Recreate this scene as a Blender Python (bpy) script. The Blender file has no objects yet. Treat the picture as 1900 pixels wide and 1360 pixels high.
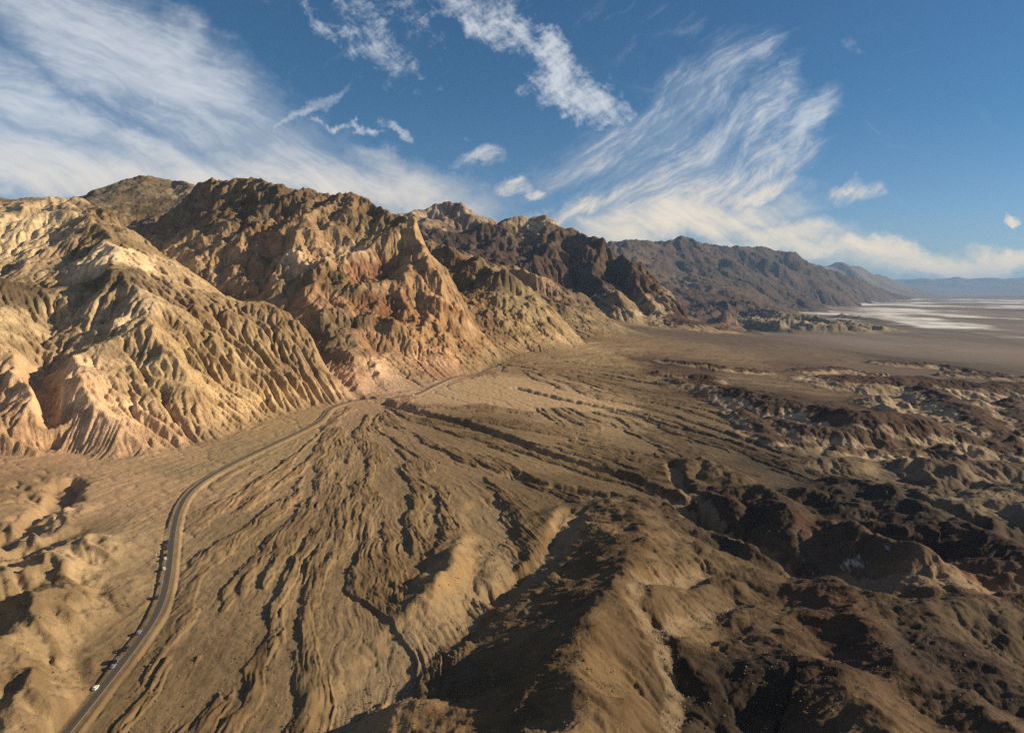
import bpy, math, random, time
import numpy as np
T0 = time.time()
C = bpy.context.scene.collection
R_ = math.radians

# ------------------------------------------------------------------ camera, sky, sun, exposure
FOC, CX, CY, HOR = 1267.0, 950.0, 680.0, 537.0          # focal length / centre / horizon of the 1900 px photograph
PITCH = math.atan((CY - HOR) / FOC)
CAMZ = 200.0
SUN_EL, SUN_AZ = R_(22.0), R_(4.0)                      # azimuth measured from +X towards +Y
cam = bpy.data.cameras.new('camera')
cam.sensor_width = 36.0
cam.lens = 36.0 * FOC / 1900.0
cam.clip_start = 1.0
cam.clip_end = 200000.0
cam_ob = bpy.data.objects.new('camera', cam)
cam_ob.location = (0, 0, CAMZ)
cam_ob.rotation_euler = (math.pi / 2 - PITCH, 0, 0)
C.objects.link(cam_ob)
bpy.context.scene.camera = cam_ob

sun_dir = np.array([math.cos(SUN_EL) * math.cos(SUN_AZ), math.cos(SUN_EL) * math.sin(SUN_AZ), math.sin(SUN_EL)])
sl = bpy.data.lights.new('sun', 'SUN')
sl.energy = 5.0
sl.angle = R_(0.6)
sl.color = (1.0, 0.82, 0.57)
so = bpy.data.objects.new('sun', sl)
from mathutils import Vector
so.rotation_euler = Vector(tuple(-sun_dir)).to_track_quat('-Z', 'Y').to_euler()
C.objects.link(so)

sc = bpy.context.scene
sc.view_settings.view_transform = 'Standard'
sc.view_settings.look = 'None'
sc.view_settings.exposure = 0.78
sc.view_settings.gamma = 1.0
sc.view_settings.use_curve_mapping = False
sc.cycles.use_denoising = False
sc.cycles.use_adaptive_sampling = False


class NB:
    """small helper to write node trees tersely"""
    def __init__(self, nt):
        self.nt = nt
        nt.nodes.clear()

    def n(self, typ, **kw):
        nd = self.nt.nodes.new(typ)
        ins = kw.pop('ins', {})
        for k, v in kw.items():
            setattr(nd, k, v)
        for k, v in ins.items():
            self.set(nd.inputs[k], v)
        return nd

    def set(self, sock, v):
        if isinstance(v, bpy.types.NodeSocket):
            self.nt.links.new(v, sock)
        else:
            sock.default_value = v

    def m(self, op, a, b=0.0, c=0.0, clamp=False):
        nd = self.nt.nodes.new('ShaderNodeMath')
        nd.operation = op
        nd.use_clamp = clamp
        for i, v in enumerate((a, b, c)):
            self.set(nd.inputs[i], v)
        return nd.outputs[0]

    def ss(self, x, lo, hi):
        nd = self.nt.nodes.new('ShaderNodeMapRange')
        nd.interpolation_type = 'SMOOTHSTEP'
        self.set(nd.inputs[0], x)
        self.set(nd.inputs[1], lo)
        self.set(nd.inputs[2], hi)
        return nd.outputs[0]

    def mix(self, f, a, b, blend='MIX'):
        nd = self.nt.nodes.new('ShaderNodeMix')
        nd.data_type = 'RGBA'
        nd.blend_type = blend
        self.set(nd.inputs[0], f)
        self.set(nd.inputs[6], a)
        self.set(nd.inputs[7], b)
        return nd.outputs[2]

    def noise(self, vec, scale, detail=6.0, rough=0.55, dist=0.0):
        nd = self.n('ShaderNodeTexNoise')
        self.set(nd.inputs['Vector'], vec)
        nd.inputs['Scale'].default_value = scale
        nd.inputs['Detail'].default_value = detail
        nd.inputs['Roughness'].default_value = rough
        nd.inputs['Distortion'].default_value = dist
        return nd.outputs[0]

    def comb(self, x, y, z):
        nd = self.n('ShaderNodeCombineXYZ')
        for i, v in enumerate((x, y, z)):
            self.set(nd.inputs[i], v)
        return nd.outputs[0]


def build_world():
    w = bpy.data.worlds.new('World')
    sc.world = w
    w.use_nodes = True
    b = NB(w.node_tree)
    out = b.n('ShaderNodeOutputWorld')
    bg = b.n('ShaderNodeBackground')
    sky = b.n('ShaderNodeTexSky')
    sky.sky_type = 'NISHITA'
    sky.sun_disc = False
    sky.sun_elevation = SUN_EL
    sky.sun_rotation = math.pi / 2 - SUN_AZ
    sky.air_density = 1.0
    sky.dust_density = 0.3
    sky.ozone_density = 2.5
    sky.altitude = 300
    tc = b.n('ShaderNodeTexCoord')
    sp = b.n('ShaderNodeSeparateXYZ')
    b.set(sp.inputs[0], tc.outputs['Generated'])
    x, y, z = sp.outputs
    SKY['y'] = y
    # world-fixed chart of the sky: azimuth ratio u, height ratio v (both times 1000)
    yy = b.m('MAXIMUM', y, 0.05)
    u = b.m('DIVIDE', x, yy)
    v = b.m('DIVIDE', z, yy)
    SKY['build'](b, u, v, sky, bg)
    b.nt.links.new(bg.outputs[0], out.inputs[0])


SKY = {}


def sky_chart(px, py):
    """pixel -> (x/y, z/y) of the world direction seen there"""
    a, c = (px - CX) / FOC, (py - CY) / FOC
    cp, sp_ = math.cos(PITCH), math.sin(PITCH)
    dy, dz = cp - c * sp_, -sp_ - c * cp
    return a / dy, dz / dy


def cloud_group():
    """one reusable soft streak: returns 1 inside an ellipse in the sky chart, 0 outside"""
    g = bpy.data.node_groups.new('cloud_bank', 'ShaderNodeTree')
    for nm in ('u', 'v', 'cu', 'cv', 'ca', 'sa', 'iw', 'ih'):
        g.interface.new_socket(nm, in_out='INPUT', socket_type='NodeSocketFloat')
    g.interface.new_socket('d', in_out='OUTPUT', socket_type='NodeSocketFloat')
    b = NB(g)
    gi = b.n('NodeGroupInput')
    go = b.n('NodeGroupOutput')
    I = gi.outputs
    du = b.m('SUBTRACT', I[0], I[2])
    dv = b.m('SUBTRACT', I[1], I[3])
    p = b.m('MULTIPLY', b.m('ADD', b.m('MULTIPLY', du, I[4]), b.m('MULTIPLY', dv, I[5])), I[6])
    q = b.m('MULTIPLY', b.m('SUBTRACT', b.m('MULTIPLY', dv, I[4]), b.m('MULTIPLY', du, I[5])), I[7])
    d = b.m('ADD', b.m('MULTIPLY', p, p), b.m('MULTIPLY', q, q))
    e = b.m('SUBTRACT', 1.0, d, clamp=True)
    b.nt.links.new(e, go.inputs[0])
    return g


# banks: (px, py, half length px, half width px, angle deg (screen, counter-clockwise), strength, wisp family)
BANKS = [
    (250, 120, 430, 110, -28, 1.15, 0), (450, 250, 330, 85, -20, .85, 0), (60, 200, 170, 90, -30, 1.1, 0),
    (60, 290, 260, 95, -15, 1.2, 0), (300, 310, 420, 75, -4, 1.15, 0), (560, 320, 330, 60, -12, 1.0, 0),
    (740, 350, 210, 55, -10, 1.0, 0), (700, 300, 90, 26, -25, .9, 0), (300, 205, 130, 30, -10, .8, 2),
    (560, 230, 110, 12, 38, .9, 0), (650, 232, 50, 9, -12, .9, 2), (717, 232, 34, 15, -30, .8, 2),
    (1010, 90, 200, 42, -47, 1.15, 2), (1070, 180, 110, 50, -28, 1.25, 2), (900, 30, 110, 40, -35, 1.0, 2),
    (700, 60, 130, 75, -50, .75, 2), (600, 50, 110, 22, -48, .6, 2), (730, 120, 60, 22, -45, .6, 2), (780, 40, 90, 60, -50, .6, 2),
    (1150, 260, 230, 45, 26, .72, 1), (1250, 230, 210, 70, 42, .85, 1), (1330, 290, 190, 50, 38, .9, 1), (1400, 210, 120, 42, 52, .95, 1),
    (1480, 240, 100, 40, 40, .95, 1), (1090, 380, 130, 20, 12, 1.1, 1), (1250, 350, 260, 45, 12, .95, 1), (1400, 350, 130, 26, 4, .95, 1),
    (1250, 410, 260, 45, 5, 1.1, 0), (1440, 430, 170, 30, -3, 1.0, 0), (1600, 465, 330, 26, -3, 1.05, 0), (1800, 490, 300, 26, -2, 1.2, 0), (1250, 380, 200, 40, 8, 1.0, 1),
    (1590, 368, 56, 20, 0, .85, 1), (1585, 366, 40, 14, 0, .85, 2), (895, 300, 50, 14, 5, .95, 1), (950, 345, 48, 18, 10, 1.1, 1), (994, 353, 30, 10, 0, .9, 1),
    (1280, 60, 45, 14, 25, .55, 1), (1200, 80, 120, 16, 30, .35, 1), (1340, 65, 60, 10, 30, .3, 1), (1586, 84, 18, 8, 20, .6, 1),
    (1890, 402, 26, 9, -10, .95, 2), (855, 262, 20, 12, -40, .35, 2), (20, 350, 60, 10, 0, .8, 0), (1230, 10, 60, 12, 35, .35, 1),
]


def sky_nodes(b, u, v, sky, bg):
    g = cloud_group()
    fam = [[], [], []]
    # gentle warp so the banks have uneven outlines
    vec0 = b.comb(u, v, 0.0)
    w1 = b.m('MULTIPLY', b.m('SUBTRACT', b.noise(vec0, 7.0, 9.0, .62), .5), .17)
    w2 = b.m('MULTIPLY', b.m('SUBTRACT', b.noise(b.comb(v, u, 3.0), 7.0, 9.0, .62), .5), .12)
    uw, vw = b.m('ADD', u, w1), b.m('ADD', v, w2)
    for (px, py, hl, hw, ang, st, fm) in BANKS:
        cu, cv = sky_chart(px, py)
        a = R_(ang)
        nd = b.n('ShaderNodeGroup')
        nd.node_tree = g
        for i, val in enumerate((uw, vw, cu, cv, math.cos(a), math.sin(a), FOC / (hl * 1.25), FOC / (hw * 1.25))):
            b.set(nd.inputs[i], val)
        fam[fm].append(b.m('MULTIPLY', nd.outputs[0], st))
    tot = []
    for k in range(3):
        s = fam[k][0]
        for q in fam[k][1:]:
            s = b.m('MAXIMUM', s, q)
        tot.append(s)

    def rot(ang, fu, fv, seed, warp=.5):
        c, s = math.cos(R_(ang)), math.sin(R_(ang))
        p = b.m('ADD', b.m('MULTIPLY', u, c), b.m('MULTIPLY', v, s))
        q = b.m('SUBTRACT', b.m('MULTIPLY', v, c), b.m('MULTIPLY', u, s))
        wq = b.m('MULTIPLY', b.m('SUBTRACT', b.noise(vec0, 4.0, 3.0, .5), .5), warp * .25)
        return b.comb(b.m('MULTIPLY', p, fu), b.m('MULTIPLY', b.m('ADD', q, wq), fv), seed)
    # fibres: long threads combed along each family's wind direction
    n0 = b.noise(rot(-16, 2.0, 8.0, 1.3), 1.6, 12.0, .62, .5)
    n0b = b.noise(rot(22, 4.0, 26.0, 2.7), 1.5, 10.0, .66, .3)
    n0c = b.noise(rot(-28, 5.0, 34.0, 4.4), 1.5, 10.0, .66, .3)
    n1 = b.noise(rot(38, 3.4, 13.5, 5.1, .55), 1.6, 13.0, .72, .45)
    n1b = b.noise(rot(30, 7.0, 70.0, 5.9, .25), 1.5, 8.0, .62, .2)
    n2 = b.noise(rot(-38, 9.0, 15.0, 7.9, .2), 2.0, 12.0, .70, .35)
    n2b = b.noise(rot(35, 24.0, 60.0, 9.9, .1), 1.2, 8.0, .66, .3)
    f0 = b.m('ADD', b.m('ADD', b.m('MULTIPLY', n0, .6), b.m('MULTIPLY', n0b, .12)), b.m('MULTIPLY', n0c, .28))
    f1 = b.m('ADD', b.m('MULTIPLY', n1, .78), b.m('MULTIPLY', n1b, .22))
    f2 = b.m('ADD', b.m('MULTIPLY', n2, .66), b.m('MULTIPLY', n2b, .34))
    d0 = b.ss(b.m('ADD', b.m('MULTIPLY', f0, 2.6), b.m('MULTIPLY', tot[0], .95)), 1.52, 2.62)
    d1 = b.ss(b.m('ADD', b.m('MULTIPLY', f1, 3.2), b.m('MULTIPLY', tot[1], .95)), 1.90, 3.05)
    d2 = b.ss(b.m('ADD', b.m('MULTIPLY', f2, 4.2), b.m('MULTIPLY', tot[2], 1.15)), 2.55, 3.75)
    # thin veil between the thicker bands, and stray wisps
    veil = b.m('MULTIPLY', b.ss(b.m('ADD', b.m('MULTIPLY', b.m('SUBTRACT', f0, .5), 1.8), tot[0]), .10, 1.25), .62)
    veil1 = b.m('MULTIPLY', b.ss(b.m('ADD', b.m('MULTIPLY', b.m('SUBTRACT', f1, .5), 2.2), tot[1]), .15, 1.2), .42)
    big = b.ss(b.noise(vec0, 3.1, 3.0, .5), .46, .62)
    stray = b.m('MULTIPLY', b.m('MULTIPLY', b.ss(f1, .52, .66), big), b.m('MULTIPLY', b.ss(v, .62, .25), .40))
    stray = b.m('MULTIPLY', stray, b.ss(u, .42, .15))
    dens = b.m('MAXIMUM', b.m('MAXIMUM', d0, d1), d2)
    dens = b.m('MAXIMUM', dens, b.m('MAXIMUM', b.m('MAXIMUM', veil, veil1), stray))
    dens = b.m('MULTIPLY', dens, .93)
    dens = b.m('MULTIPLY', dens, b.ss(v, -.01, .02))
    # unseen bright cirrus sheet, added behind the viewpoint to fill the shadows
    sheet = b.m('MULTIPLY', b.ss(b.noise(b.n('ShaderNodeTexCoord').outputs['Generated'], 3.0, 6.0, .6), .40, .62), .6)
    back = b.ss(SKY['y'], .12, -.25)
    dens = b.m('ADD', b.m('MULTIPLY', dens, b.m('SUBTRACT', 1.0, back)), b.m('MULTIPLY', sheet, back))
    # cirrus: white high up, creamier towards the horizon because they are lit through more air
    warm = b.ss(v, .26, .03)
    cc = b.mix(warm, (.39, .41, .435, 1), (.66, .53, .36, 1))
    cc = b.mix(back, cc, (.42, .40, .37, 1))
    skyc = b.n('ShaderNodeVectorMath', operation='SCALE')
    b.set(skyc.inputs[0], sky.outputs[0])
    skyc.inputs['Scale'].default_value = SKYS
    low = b.ss(v, .30, .0)
    tint = b.mix(1.0, skyc.outputs[0], b.mix(low, SKYT, (.62, .76, 1.02, 1)), 'MULTIPLY')
    col = b.mix(dens, tint, cc)
    b.set(bg.inputs[0], col)
    bg.inputs[1].default_value = 1.0


SKYS = 0.052
SKYT = (.36, .66, .86, 1)
SKY['build'] = sky_nodes
build_world()

# ------------------------------------------------------------------ numeric helpers
F4 = np.float32
_rs = np.random.RandomState(7)
_ang = _rs.rand(512, 512) * 2 * np.pi
_GX, _GY = np.cos(_ang).astype(F4).ravel(), np.sin(_ang).astype(F4).ravel()


def gn(x, y, seed=0):
    """gradient noise, about -0.7..0.7"""
    x = np.asarray(x, np.float64) + seed * 17.31
    y = np.asarray(y, np.float64) + seed * 5.77
    xi, yi = np.floor(x), np.floor(y)
    fx, fy = (x - xi).astype(F4), (y - yi).astype(F4)
    xi, yi = xi.astype(np.int64) & 511, yi.astype(np.int64) & 511
    x1, y1 = (xi + 1) & 511, (yi + 1) & 511
    ux, uy = fx * fx * fx * (fx * (fx * 6 - 15) + 10), fy * fy * fy * (fy * (fy * 6 - 15) + 10)
    i = yi * 512 + xi
    a = _GX[i] * fx + _GY[i] * fy
    i = yi * 512 + x1
    b = _GX[i] * (fx - 1) + _GY[i] * fy
    i = y1 * 512 + xi
    c = _GX[i] * fx + _GY[i] * (fy - 1)
    i = y1 * 512 + x1
    d = _GX[i] * (fx - 1) + _GY[i] * (fy - 1)
    a += (b - a) * ux
    c += (d - c) * ux
    a += (c - a) * uy
    return a * 1.4


def fbm(x, y, o=4, seed=0, gain=.5, lac=2.03):
    s = 0
    a = 1.0
    for k in range(o):
        s = s + a * gn(x, y, seed + k * 3)
        x, y = x * lac + 3.1, y * lac + 1.7
        a *= gain
    return s


def ridged(x, y, o=4, seed=0, gain=.5, lac=2.07):
    s = 0
    a = 1.0
    t = 0
    for k in range(o):
        s = s + a * (1 - 2 * np.abs(gn(x, y, seed + k * 5)))
        t += a
        x, y = x * lac + 2.3, y * lac + 4.1
        a *= gain
    return s / t


def sst(x, a, b):
    t = np.clip((x - a) / (b - a), 0, 1)
    return t * t * (3 - 2 * t)


def ray(px, py):
    a, c = (px - CX) / FOC, (py - CY) / FOC
    cp, sp_ = math.cos(PITCH), math.sin(PITCH)
    return np.array([a, cp - c * sp_, -sp_ - c * cp])


def at_Y(px, py, Y):
    d = ray(px, py)
    p = d * (Y / d[1])
    return (p[0], Y, p[2] + CAMZ)


# ground: a smooth thin-plate surface through surveyed points, falling to the valley floor
GP = [(-252, 1106, 20), (-385, 765, 10), (-500, 690, 12), (-300, 350, -5), (-170, 250, -14), (0, 300, -24), (-60, 480, -16),
      (0, 700, -12), (200, 1050, -14), (60, 1290, 14), (-100, 1390, 30), (50, 1650, 36), (300, 1900, 30), (350, 1450, -2),
      (700, 2300, 0), (900, 3400, 8), (500, 1150, -30), (400, 700, -44), (250, 420, -40), (200, 250, -40), (900, 1200, -66),
      (1300, 2300, -80), (1700, 3600, -100), (3000, 3000, -118), (900, 600, -72), (1800, 1000, -100), (3000, 900, -118),
      (900, 200, -70), (-700, 450, 25), (-900, 250, 30), (-1500, 900, 70), (-700, 1600, 60), (-2000, 2500, 80), (200, 4500, 20),
      (1300, 5200, -70), (2600, 5200, -116), (-1500, 5200, 60), (-200, 0, -20), (600, 0, -50)]
VF = -120.0


def _tps(r2):
    return np.where(r2 > 0, .5 * r2 * np.log(r2 + 1e-9), 0)


_P = np.array(GP, float)
_xy = _P[:, :2] / 1000.0
_K = _tps(((_xy[:, None] - _xy[None]) ** 2).sum(-1)) + np.eye(len(_P)) * .02
_Q = np.c_[np.ones(len(_P)), _xy]
_M = np.block([[_K, _Q], [_Q.T, np.zeros((3, 3))]])
_W = np.linalg.solve(_M, np.r_[_P[:, 2], 0, 0, 0])


def zg_exact(x, y):
    x, y = np.asarray(x, float) / 1000, np.asarray(y, float) / 1000
    s = _W[-3] + _W[-2] * x + _W[-1] * y
    for k in range(len(_P)):
        s = s + _W[k] * _tps((x - _xy[k, 0]) ** 2 + (y - _xy[k, 1]) ** 2)
    t = sst(np.hypot(x, y), 3.6, 5.6)
    s = s * (1 - t) + VF * t
    s = np.maximum(s, VF) + 6 * np.exp(-np.abs(s - VF) / 8) * 0
    return s


class Grid:
    def __init__(self, x0, x1, y0, y1, c):
        self.x0, self.y0, self.c = x0, y0, c
        self.nx, self.ny = int((x1 - x0) / c) + 1, int((y1 - y0) / c) + 1
        self.X, self.Y = np.meshgrid(x0 + c * np.arange(self.nx), y0 + c * np.arange(self.ny))

    def sample(self, A, x, y, cubic=False):
        gx = np.clip((x - self.x0) / self.c, 0, self.nx - 1.001)
        gy = np.clip((y - self.y0) / self.c, 0, self.ny - 1.001)
        ix, iy = gx.astype(np.int64), gy.astype(np.int64)
        fx, fy = (gx - ix).astype(F4), (gy - iy).astype(F4)
        Af = A.ravel()
        i = iy * self.nx + ix
        a = Af[i] * (1 - fx) + Af[i + 1] * fx
        i += self.nx
        b = Af[i] * (1 - fx) + Af[i + 1] * fx
        return a * (1 - fy) + b * fy

    def window(self, x, y, m):
        """1 inside the grid, falling to 0 within m metres of its edge"""
        x1, y1 = self.x0 + self.c * (self.nx - 1), self.y0 + self.c * (self.ny - 1)
        d = np.minimum(np.minimum(x - self.x0, x1 - x), np.minimum(y - self.y0, y1 - y))
        return sst(d, 0, m)


GZ = Grid(-3200, 6800, -600, 7000, 25)
ZG = zg_exact(GZ.X, GZ.Y)


def zg(x, y):
    x, y = np.asarray(x, float), np.asarray(y, float)
    z = GZ.sample(ZG, x, y)
    return np.where(np.hypot(x, y) > 5600, VF, z)


def on_ground(px, py, h=0.0):
    """world point above the smooth ground seen at a pixel of the photograph"""
    d = ray(px, py)
    t = 150.0
    lo = t
    while t < 90000:
        p = d * t
        if p[2] + CAMZ < float(zg(p[0], p[1])) + h:
            break
        lo = t
        t *= 1.02
    hi = t
    for _ in range(30):
        m = .5 * (lo + hi)
        p = d * m
        if p[2] + CAMZ < float(zg(p[0], p[1])) + h:
            hi = m
        else:
            lo = m
    p = d * hi
    return (p[0], p[1], float(zg(p[0], p[1])) + h)


def dist_poly(X, Y, pts, reach):
    """distance to a polyline and the interpolated third value, only inside reach"""
    pts = np.asarray(pts, float)
    D = np.full(X.shape, 1e9)
    V = np.zeros(X.shape)
    S = np.zeros(X.shape)
    acc = 0.0
    for a, b in zip(pts[:-1], pts[1:]):
        d = b - a
        L2 = d[0] ** 2 + d[1] ** 2 + 1e-9
        if X.ndim == 2:
            xs, ys = X[0], Y[:, 0]
            i0, i1 = np.searchsorted(xs, min(a[0], b[0]) - reach), np.searchsorted(xs, max(a[0], b[0]) + reach)
            j0, j1 = np.searchsorted(ys, min(a[1], b[1]) - reach), np.searchsorted(ys, max(a[1], b[1]) + reach)
            sl_ = (slice(j0, j1), slice(i0, i1))
        else:
            m = (X > min(a[0], b[0]) - reach) & (X < max(a[0], b[0]) + reach) & (Y > min(a[1], b[1]) - reach) & (Y < max(a[1], b[1]) + reach)
            sl_ = np.nonzero(m)[0]
        x, y = X[sl_], Y[sl_]
        if x.size == 0:
            acc += math.sqrt(L2)
            continue
        t = np.clip(((x - a[0]) * d[0] + (y - a[1]) * d[1]) / L2, 0, 1)
        dd = np.hypot(x - a[0] - t * d[0], y - a[1] - t * d[1])
        cur = D[sl_]
        m = dd < cur
        D[sl_] = np.where(m, dd, cur)
        V[sl_] = np.where(m, a[2] + t * d[2], V[sl_])
        S[sl_] = np.where(m, acc + t * math.sqrt(L2), S[sl_])
        acc += math.sqrt(L2)
    return D, V, S


def smooth_line(pts, step=12.0, it=2):
    p = np.asarray(pts, float)
    for _ in range(it):                                   # Chaikin corner cutting
        q = np.empty((2 * len(p) - 2 + 2, p.shape[1]))
        q[0], q[-1] = p[0], p[-1]
        q[1:-1:2] = .75 * p[:-1] + .25 * p[1:]
        q[2:-1:2] = .25 * p[:-1] + .75 * p[1:]
        p = q[np.r_[True, np.hypot(*(q[1:, :2] - q[:-1, :2]).T) > 1e-6]]
    return p


def box(A, n=1):
    for _ in range(n):
        B = np.pad(A, 1, mode='edge')
        A = (B[:-2, 1:-1] + B[2:, 1:-1] + B[1:-1, :-2] + B[1:-1, 2:] + 4 * B[1:-1, 1:-1]) / 8
    return A


def membrane(M, V, its=(60, 40)):
    """fill the plane smoothly between fixed cells (coarse to fine relaxation)"""
    if min(M.shape) <= 12:
        A = np.full(M.shape, V[M].mean() if M.any() else 0.0)
        n = 300
    else:
        ny, nx = M.shape
        py, px = ny % 2, nx % 2
        Mp, Vp = np.pad(M, ((0, py), (0, px))), np.pad(V * M, ((0, py), (0, px)))
        s = Mp.reshape(Mp.shape[0] // 2, 2, Mp.shape[1] // 2, 2)
        cnt = s.sum((1, 3))
        vs = Vp.reshape(s.shape).sum((1, 3)) / np.maximum(cnt, 1)
        A = membrane(cnt > 0, vs, its)
        A = np.repeat(np.repeat(A, 2, 0), 2, 1)[:ny, :nx]
        n = its[0]
    A = np.where(M, V, A)
    for _ in range(n):
        B = np.pad(A, 1, mode='edge')
        A = (B[:-2, 1:-1] + B[2:, 1:-1] + B[1:-1, :-2] + B[1:-1, 2:]) * .25
        A = np.where(M, V, A)
    return A


def raster_line(g, pts, M, V):
    pts = np.asarray(pts, float)
    for a, b in zip(pts[:-1], pts[1:]):
        n = int(np.hypot(*(b - a)[:2]) / (g.c * .45)) + 2
        t = np.linspace(0, 1, n)[:, None]
        p = a + t * (b - a)
        i, j = np.round((p[:, 0] - g.x0) / g.c).astype(int), np.round((p[:, 1] - g.y0) / g.c).astype(int)
        k = (i >= 0) & (i < g.nx) & (j >= 0) & (j < g.ny)
        M[j[k], i[k]] = True
        V[j[k], i[k]] = p[k, 2]


def in_poly(X, Y, P):
    r = np.zeros(X.shape, bool)
    n = len(P)
    for k in range(n):
        (x0, y0), (x1, y1) = P[k][:2], P[(k + 1) % n][:2]
        if y0 == y1:
            continue
        c = ((Y >= y0) != (Y >= y1)) & (X < (x1 - x0) * (Y - y0) / (y1 - y0) + x0)
        r ^= c
    return r


def stream(h, cell, iters, K, m=.5, fixed=None, diff=.0, rain=None, pitfix=3, seed=1, amin=0.0, clampmin=None):
    """landscape evolution: implicit stream-power incision plus a little hillslope creep"""
    ny, nx = h.shape
    N = nx * ny
    h0 = h.copy()
    idx = np.arange(N)
    offs = [(-1, -1), (-1, 0), (-1, 1), (0, -1), (0, 1), (1, -1), (1, 0), (1, 1)]
    border = np.zeros((ny, nx), bool)
    border[0] = border[-1] = True
    border[:, 0] = border[:, -1] = True
    fx = border if fixed is None else (border | fixed)
    fxr = fx.ravel()
    rs = np.random.RandomState(seed)
    for it in range(iters):
        for _ in range(pitfix):
            B = np.pad(h, 1, constant_values=1e9)
            mn = np.full(h.shape, 1e9)
            for dy, dx in offs:
                mn = np.minimum(mn, B[1 + dy:1 + dy + ny, 1 + dx:1 + dx + nx])
            pit = (h <= mn) & ~fx
            if not pit.any():
                break
            h = np.where(pit, mn + .02, h)
        B = np.pad(h, 1, constant_values=1e9)
        best = np.zeros(h.shape)
        rc = idx.reshape(ny, nx).copy()
        dl = np.full(h.shape, cell)
        jit = rs.rand(ny, nx) * .25 + .875
        for dy, dx in offs:
            L = cell * math.hypot(dx, dy)
            s = (h - B[1 + dy:1 + dy + ny, 1 + dx:1 + dx + nx]) / L
            if dx and dy:
                s = s * jit
            k = s > best
            best = np.where(k, s, best)
            rc = np.where(k, idx.reshape(ny, nx) + dy * nx + dx, rc)
            dl = np.where(k, L, dl)
        rc = np.where(fx, idx.reshape(ny, nx), rc).ravel()
        dl = dl.ravel()
        p = rc.copy()
        d = (p != idx).astype(np.int32)
        while True:
            dn = d + d[p]
            p2 = p[p]
            if (p2 == p).all():
                d = dn if (dn != d).any() and False else d
                break
            d, p = dn, p2
        order = np.argsort(d, kind='stable')
        cnt = np.bincount(d)
        st = np.r_[0, np.cumsum(cnt)]
        A = np.full(N, cell * cell) if rain is None else rain.ravel() * cell * cell
        A = A.astype(float).copy()
        for lv in range(len(cnt) - 1, 0, -1):
            k = order[st[lv]:st[lv + 1]]
            np.add.at(A, rc[k], A[k])
        Fc = K * np.maximum(A - amin, 0) ** m / dl
        hf = h.ravel().copy()
        for lv in range(1, len(cnt)):
            k = order[st[lv]:st[lv + 1]]
            f = Fc[k]
            hf[k] = (hf[k] + f * hf[rc[k]]) / (1 + f)
        h = hf.reshape(ny, nx)
        if clampmin is not None:
            h = np.maximum(h, h0 - clampmin)
        if diff:
            hs = box(h)
            h = np.where(fx, h, h + diff * (hs - h))
    return h, A.reshape(ny, nx)


def log(*a):
    print('[%.1fs]' % (time.time() - T0), *a, flush=True)


log('ground')
# ------------------------------------------------------------------ mountains: ridges and canyons surveyed at their distance (px, py, Y)
def L(*pts):
    return [at_Y(*p) for p in pts]


FOOT_PX = [(-420, 1050), (-100, 975), (0, 945), (60, 915), (105, 888), (150, 884), (215, 877), (290, 864), (310, 840), (345, 827), (400, 817), (470, 789),
           (520, 772), (560, 762), (600, 753), (640, 746), (658, 739), (672, 734), (720, 727), (760, 721), (830, 703), (890, 692), (905, 681), (935, 669),
           (960, 661), (985, 665), (1040, 671), (1095, 664), (1112, 652), (1150, 641), (1200, 640), (1205, 628), (1228, 618), (1262, 613), (1312, 611)]
FOOT = [on_ground(*p) for p in FOOT_PX] + [(1330, 3900, 0), (1480, 4500, 0), (1850, 5600, 0), (-6000, 5600, 0), (-6000, FOOT_PX and 480, 0)]

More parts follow.
